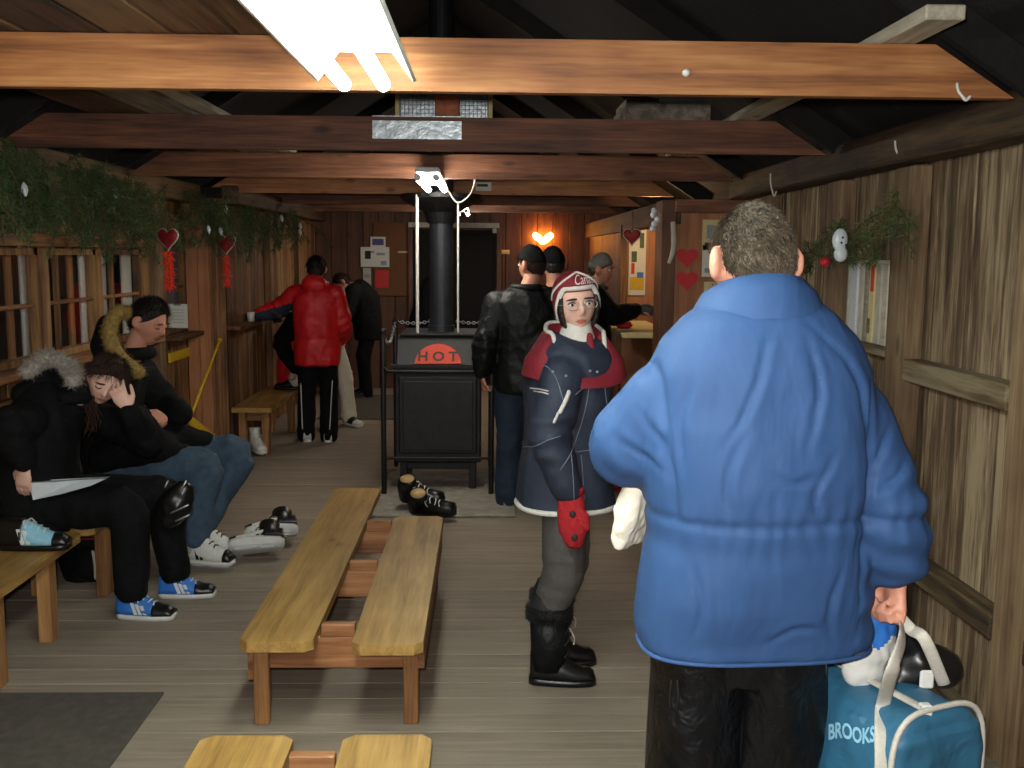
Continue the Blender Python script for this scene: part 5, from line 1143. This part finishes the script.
def red_standing():
    g = Fig('person', 'person in long red jacket with navy sleeve stripe standing with back turned', -1.53, 9.12, 1.68, -8)
    g.el[-1] = V((-1.90, 9.15, 1.20)); g.wr[-1] = V((-2.065, 9.13, 1.155)); g.sh[-1] = V((-1.70, 9.11, 1.345)); g.hand[-1] = (V((-.8, .3, -.15)), V((0, .1, -1)), 1, .3)
    g.sh[1] = V((-1.36, 9.12, 1.35)); g.el[1] = V((-1.295, 9.14, 1.07)); g.wr[1] = V((-1.30, 9.32, .95))
    g.hf = V((-.15, 1, -.25)); g.an = {-1: V((-1.64, 9.10, .09)), 1: V((-1.43, 9.08, .09))}; g.kn = {-1: V((-1.63, 9.12, .48)), 1: V((-1.43, 9.11, .48))}
    g.body('skin', .010); g.H.eyes(g.root); simple_hair(g, line(.5, -.1, -.8), 'hair_dark', 1.14, 1800, .035)
    secs = [(-.205, .195, .155, 0), (-.20, .20, .16, 0), (-.06, .205, .165, 0), (0.06, .203, .16, 0), (.10, .190, .15, 0), (.14, .203, .16, 0), (.3, .208, .165, 0), (.5, .21, .165, 0), (.75, .205, .15, 0), (.88, .15, .125, 0), (1.0, .09, .09, 0)]
    st_ = lambda c: 1 if (c.x < -1.72 and c.z < 1.225+0.28*(c.x+1.9)) else 0
    j = g.jacket(['red', 'navy'], secs, (.09, .085, .075, .06), voxel=.013, amp=.009, wr=.008, cuff=.02, seed=15, zones=st_)
    mb = MB(); mb.ell((-1.535, 9.03, 1.43), (.115, .07, .10)); mb.tube(neck_ring(g.H, g.nk+V((0, -.02, .02)), .095, .09, f=g.fw, r=g.rt), .03, 10, closed=True); cloth(mb, 'hood', 'red', g.root, .012, 3, lambda p, n: .005*noise.noise(p*22))
    g.trousers('blackcloth', (.10, .088, .082, .085), low=-.03, amp=.007, voxel=.014); 
    for q in (-1, 1): MB().tube([g.hp[q]+V((q*.06, -.03, -.15)), g.kn[q]+V((q*.04, -.085, 0)), g.an[q]+V((q*.02, -.085, .04))], .005, 6).build('piping', 'white', g.root, True)
    shoes(g, upper='rubber', sole='sole', toe='white', quarter='white', top=.09)
red_standing()
def red_leaning():
    g = Fig('person', 'person in red jacket with black sleeves bending to a shoe on the small bench', -1.66, 9.95, 1.68, -60)
    g.pel = V((-1.52, 9.85, .85)); g.mid = V((-1.60, 9.83, 1.0)); g.ch = V((-1.76, 9.80, 1.10)); g.nk = V((-1.86, 9.76, 1.10)); g.hd = V((-1.95, 9.74, 1.06)); g.hf = V((-.6, -.2, -.75)); g.hu = V((-.75, 0, .6)); g.down = V((.5, 0, -.85))
    g.trt = V((-.1, 1, 0)); g.sh = {-1: V((-1.82, 9.60, 1.08)), 1: V((-1.80, 9.98, 1.10))}; g.el = {-1: V((-1.93, 9.50, .86)), 1: V((-1.85, 9.96, .84))}; g.wr = {-1: V((-1.80, 9.46, .62)), 1: V((-1.86, 9.70, .62))}
    g.hp = {-1: V((-1.52, 9.74, .82)), 1: V((-1.50, 9.94, .82))}; g.kn = {-1: V((-1.70, 9.60, .80)), 1: V((-1.40, 9.97, .47))}; g.an = {-1: V((-1.80, 9.52, .52)), 1: V((-1.37, 9.98, .09))}
    g.toe = {-1: V((-1, 0, 0)), 1: V((.6, -.7, 0))}; g.hand = {-1: (V((0, 0, -1)), V((-1, 0, 0)), 1, .6)}
    g.body('skin', .012); simple_hair(g, line(.5, -.1, -.7), 'hair_dark', n=600)
    secs = [(-.08, .17, .15, 0), (.05, .185, .16, 0), (.3, .195, .16, 0), (.6, .20, .155, 0), (.85, .15, .13, 0), (1.0, .09, .09, 0)]
    mb = MB(); mb.loft([g.ring(*q) for q in secs]); mb.tube([V((-1.86, 9.85, 1.06)), V((-1.89, 9.85, .75)), V((-1.91, 9.85, .44))], [(.12, .08), (.15, .07), (.15, .05)], 16, flat=(1, 0, 0)); cloth(mb, 'jacket', 'red', g.root, .015, 3, g.folds(.008, 7, wr=.006, seed=4))
    mb = MB()
    for q in (-1, 1): mb.tube([g.sh[q], g.sh[q].lerp(g.el[q], .5), g.el[q], g.wr[q]], [.08, .085, .078, .055], 16, res=3)
    o = cloth(mb, 'sleeves', 'blackcloth', g.root, .013, 3, g.folds(.007, 8, wr=.008, seed=2)); o['label'] = 'black sleeves of the red jacket'
    g.trousers('whitepant', (.098, .085, .078, .08), low=.0, amp=.006, voxel=.014); shoes_ = [(-1, .42), (1, 0.0)]
    for q, z in shoes_:
        a = g.an[q]; t = g.toe[q].normalized(); e = bpy.data.objects.new('shoe', None); COL.objects.link(e); e.parent = g.root; W[e] = W[g.root]
        shoe_parts(e, frame(V((a.x, a.y, z+.002))-t*.07, t), upper='rubber', sole='sole' if z == 0 else 'rubber', toe='white' if z == 0 else None, top=.085)
red_leaning()
def dark_bent():
    g = Fig('person', 'dark clothed person bending forward far back beside the cork board', -1.45, 11.95, 1.70, -100)
    g.pel = V((-1.40, 11.95, .90)); g.mid = V((-1.42, 11.95, 1.06)); g.ch = V((-1.46, 11.94, 1.24)); g.nk = V((-1.58, 11.92, 1.34)); g.hd = V((-1.69, 11.90, 1.365)); g.hf = V((-.75, -.15, -.65)); g.hu = V((-.65, 0, .75))
    g.trt = V((-.1, 1, 0)); g.sh = {-1: V((-1.55, 11.74, 1.28)), 1: V((-1.52, 12.10, 1.28))}; g.el = {-1: V((-1.60, 11.66, 1.02)), 1: V((-1.58, 12.12, 1.02))}; g.wr = {-1: V((-1.72, 11.68, .82)), 1: V((-1.74, 12.0, .82))}
    g.hp = {-1: V((-1.38, 11.86, .86)), 1: V((-1.38, 12.04, .86))}; g.hand = {-1: (V((-.3, 0, -1)), V((0, 1, 0)), 1, .4)}
    g.body('skin', .012); simple_hair(g, line(.5, -.1, -.8), 'hair_brown', 1.12, 800)
    secs = [(-.2, .19, .16, 0), (0, .195, .17, 0), (.3, .195, .17, 0), (.6, .205, .165, 0), (.85, .16, .135, 0), (1.0, .09, .09, 0)]
    g.jacket('blackcloth', secs, (.088, .082, .074, .058), voxel=.016, amp=.008, wr=.008, cuff=.03, seed=5); g.trousers('blackcloth', low=-.02, amp=.007, voxel=.016); shoes(g, upper='rubber', sole='rubber')
dark_bent()

# ================================================================== LOOSE THINGS
def hockey_skate(p, d, label, roll=0, pitch=0, up='white', tc='rubber', q='rubber', lin=None, lab='hockey skates on the floor', lace='white', **kw):
    return loose('hockey_skate', label, 'skate', p, d, roll, pitch, lab, L=.30, upper=up, sole='sole', toe=tc, toe0=.86, quarter=q, top=.12, boot=.05, skate=True, lace=lace, lining=lin, **kw)
hockey_skate((-1.13, 5.50, .075), (-1, -.25, 0), 'black and white skate tipped on its side by the double bench, nearer one', roll=1.25, q='rubber', lin='rubber', lace='rubber', stripe='rubber', stripes=2, lab='loose white skates by the seated man')
hockey_skate((-1.10, 5.76, .075), (-1, -.30, 0), 'black and white skate tipped on its side by the double bench, farther one', roll=1.2, q='rubber', lin='rubber', lace='rubber', stripe='rubber', stripes=2, lab='loose white skates by the seated man')
hockey_skate((-.48, 6.40, .04), (1, -.12, 0), 'black skate with white laces lying before the stove, nearer one', roll=.75, up='rubber', tc=None, q=None, lin='tanlin', lab='black skates before the stove')
hockey_skate((-.56, 6.66, .05), (1, -.22, 0), 'black skate with white laces lying before the stove, farther one', roll=.6, up='rubber', tc=None, q=None, lin='tanlin', lab='black skates before the stove')
hockey_skate((-2.02, 8.62, 0.0), (.5, -.9, 0), 'white skate standing under the small bench', q='white', tc=None, lab=None)
loose('sneaker', 'light blue, white and black shoe lying on the left bench end', 'shoe', (-2.10, 4.28, .432), (1, .02, 0), L=.29, upper='ltblue', sole='rubber', toe='rubber', toe0=.80, quarter='rubber', stripe='white', stripes=2, top=.10, lace='white')
# black backpack under the bench
bp_ = thing('backpack', 'black backpack stowed under the bench behind the woman', 'bag', (-2.1, 5.2, 0))
mb = MB(); mb.tube([(-2.1, 5.2, .07), (-2.1, 5.22, .2), (-2.1, 5.24, .30)], [(.15, .13), (.16, .12), (.12, .09)], 20, flat=(1, 0, 0)); cloth(mb, 'body', 'blackcloth', bp_, .012, 3, lambda p, n: .008*noise.noise(p*16))
mb = MB(); mb.tube([(-2.05, 5.09, .08), (-2.05, 5.09, .16)], [(.09, .05), (.085, .04)], 16, flat=(1, 0, 0)); cloth(mb, 'pocket', 'blackcloth', bp_, .01, 3)
MB().tube([(-2.12, 5.1, .235), (-2.05, 5.09, .24), (-1.99, 5.11, .235)], .005, 6).build('zip', 'maroon', bp_, True)
MB().tube([(-2.02, 5.06, .18), (-2.0, 5.03, .12), (-2.0, 5.03, .05)], .008, 8, res=4).build('strap', 'strap', bp_, True)
# glossy black bag on the woman's lap
hb = thing('handbag', 'glossy black bag with silver trim held between the two seated people', 'bag', P(176, 515, 4.74))
c = P(177, 503, 4.74); mb = MB(); mb.tube([c+V((-.05, 0, -.06)), c+V((0, 0, 0)), c+V((.035, 0, .07))], [(.075, .06), (.085, .065), (.05, .04)], 18); cloth(mb, 'body', 'rubber', hb, .009, 3, lambda p, n: .006*noise.noise(p*25))
for a, b_ in (((180, 493), (186, 481)), ((171, 513), (188, 505)), ((176, 521), (189, 515)), ((165, 487), (168, 481))): MB().tube([P(*a, 4.665), P((a[0]+b_[0])/2, (a[1]+b_[1])/2, 4.655), P(*b_, 4.665)], .0045, 6).build('silver_trim', 'chain', hb, True)
# white towel under the blue man's arm
tw = thing('towel', 'crumpled white cloth tucked under the left arm of the man in blue', 'towel', P(630, 545, 2.05)); mb = MB()
for i in range(5): x = 622+i*5; mb.tube([P(x+14, 482, 2.07+.02*i), P(x+5-1*i, 512, 2.06+.02*i), P(x-3, 543-2*i, 2.07+.02*i)], [.026, .028, .018], 12)
cloth(mb, 'folds', 'cloth', tw, .006, 3, lambda p, n: .004*noise.noise(p*45)).data.name = 'folds'
# blue sports bag
bg = thing('sports_bag', 'teal blue sports bag with pale handles carried by the man in blue', 'bag', (.86, 1.98, .52))
ax = V((.38, -.925, 0)).normalized(); sd = V((.925, .38, 0)).normalized(); c0 = V((.838, 1.985, .695))
def bagring(u, rx, rz, dz): return [c0+ax*u+sd*(rx*math.copysign(abs(math.cos(a))**.55, math.cos(a)))+V((0, 0, dz+rz*math.copysign(abs(math.sin(a))**.55, math.sin(a)))) for a in [2*PI*k/40 for k in range(40)]]
rings = [bagring(*v) for v in ((-.20, .09, .12, 0), (-.195, .115, .145, 0), (-.1, .122, .150, -.01), (0, .124, .150, -.012), (.1, .12, .148, -.01), (.155, .115, .145, 0), (.162, .10, .13, 0))]
body = cloth(MB().loft(rings), 'body', 'bagblue', bg, .008, 3, lambda p, n: (.009*(1-3*abs(noise.noise(V((p.x*6, p.y*6, p.z*8))))) if p.z < .80 else 0))
T = skin_of(body)
for u in (-.195, .155): MB().tube(bagring(u, .122, .151, 0), .006, 8, closed=True).build('piping', 'strap', bg, True)
MB().tube([c0+ax*u+V((0, 0, .146))-sd*.03 for u in (-.19, -.1, 0, .1, .15)], (.012, .005), 8, res=3, flat=sd).build('zip', 'strap', bg, True)
MB().box(c0+ax*.145-sd*.03+V((0, 0, .143)), (.022, .02, .03), bev=.003).build('zip_pull', 'white', bg)
hp_ = V((.855, 1.955, .985))
low = [q_ for q_ in (on(T, 884, y, .004) for y in (766, 735, 705)) if q_]
MB().tube([low[0]-V((0, 0, .08))]+low+[P(893, 668, 1.80), P(902, 640, 1.86), hp_+V((-.004, -.018, -.01)), hp_], (.0035, .017), 10, res=6, flat=(0, 1, 0)).build('handle', 'strap', bg, True)
MB().tube([hp_, hp_+V((.018, -.015, -.02)), P(925, 640, 1.90), P(944, 684, 1.93)], (.0035, .013), 10, res=6, flat=(0, 1, 0)).build('handle', 'strap', bg, True)
uv, fs = lettering('BROOKS', .031, bold=.03); vs = []
for u, v in uv:
    p = on(T, 853+u*295, 733-v*520+u*30+2*math.sin(u*50), .003); vs.append(p if p else c0-sd*.13+V((0, 0, v)))
MB().add(vs, fs).build('lettering', 'ltblue', bg)
# things in the open bag
c = P(868, 655, 2.0); t = thing('snack_bag', 'crinkled blue and white packet sticking out of the sports bag', 'packet', c)
mb = MB(); mb.tube([c+V((-.01, 0, -.04)), c+V((0, 0, .02)), c+V((.025, 0, .075))], [(.035, .05), (.035, .062), (.016, .052)], 14, flat=ax); cloth(mb, 'wrapper', ['white', 'shoeblue'], t, .006, 2, lambda p, n: .006*noise.noise(p*40), lambda q: 1 if q.z > c.z+.035+.01*math.sin(q.x*90) else 0)
c = P(915, 668, 2.03); t = thing('black_glove', 'black hockey glove with white patch in the sports bag', 'glove', c)
mb = MB(); mb.tube([c+V((-.05, .0, -.03)), c+V((.0, 0, .02)), c+V((.06, 0, .0))], [.045, .055, .045], 14); cloth(mb, 'shell', 'rubber', t, .007, 3, lambda p, n: .005*noise.noise(p*30)); MB().box(c+V((.0, -.058, .0)), (.03, .01, .04), bev=.004).build('patch', 'white', t)
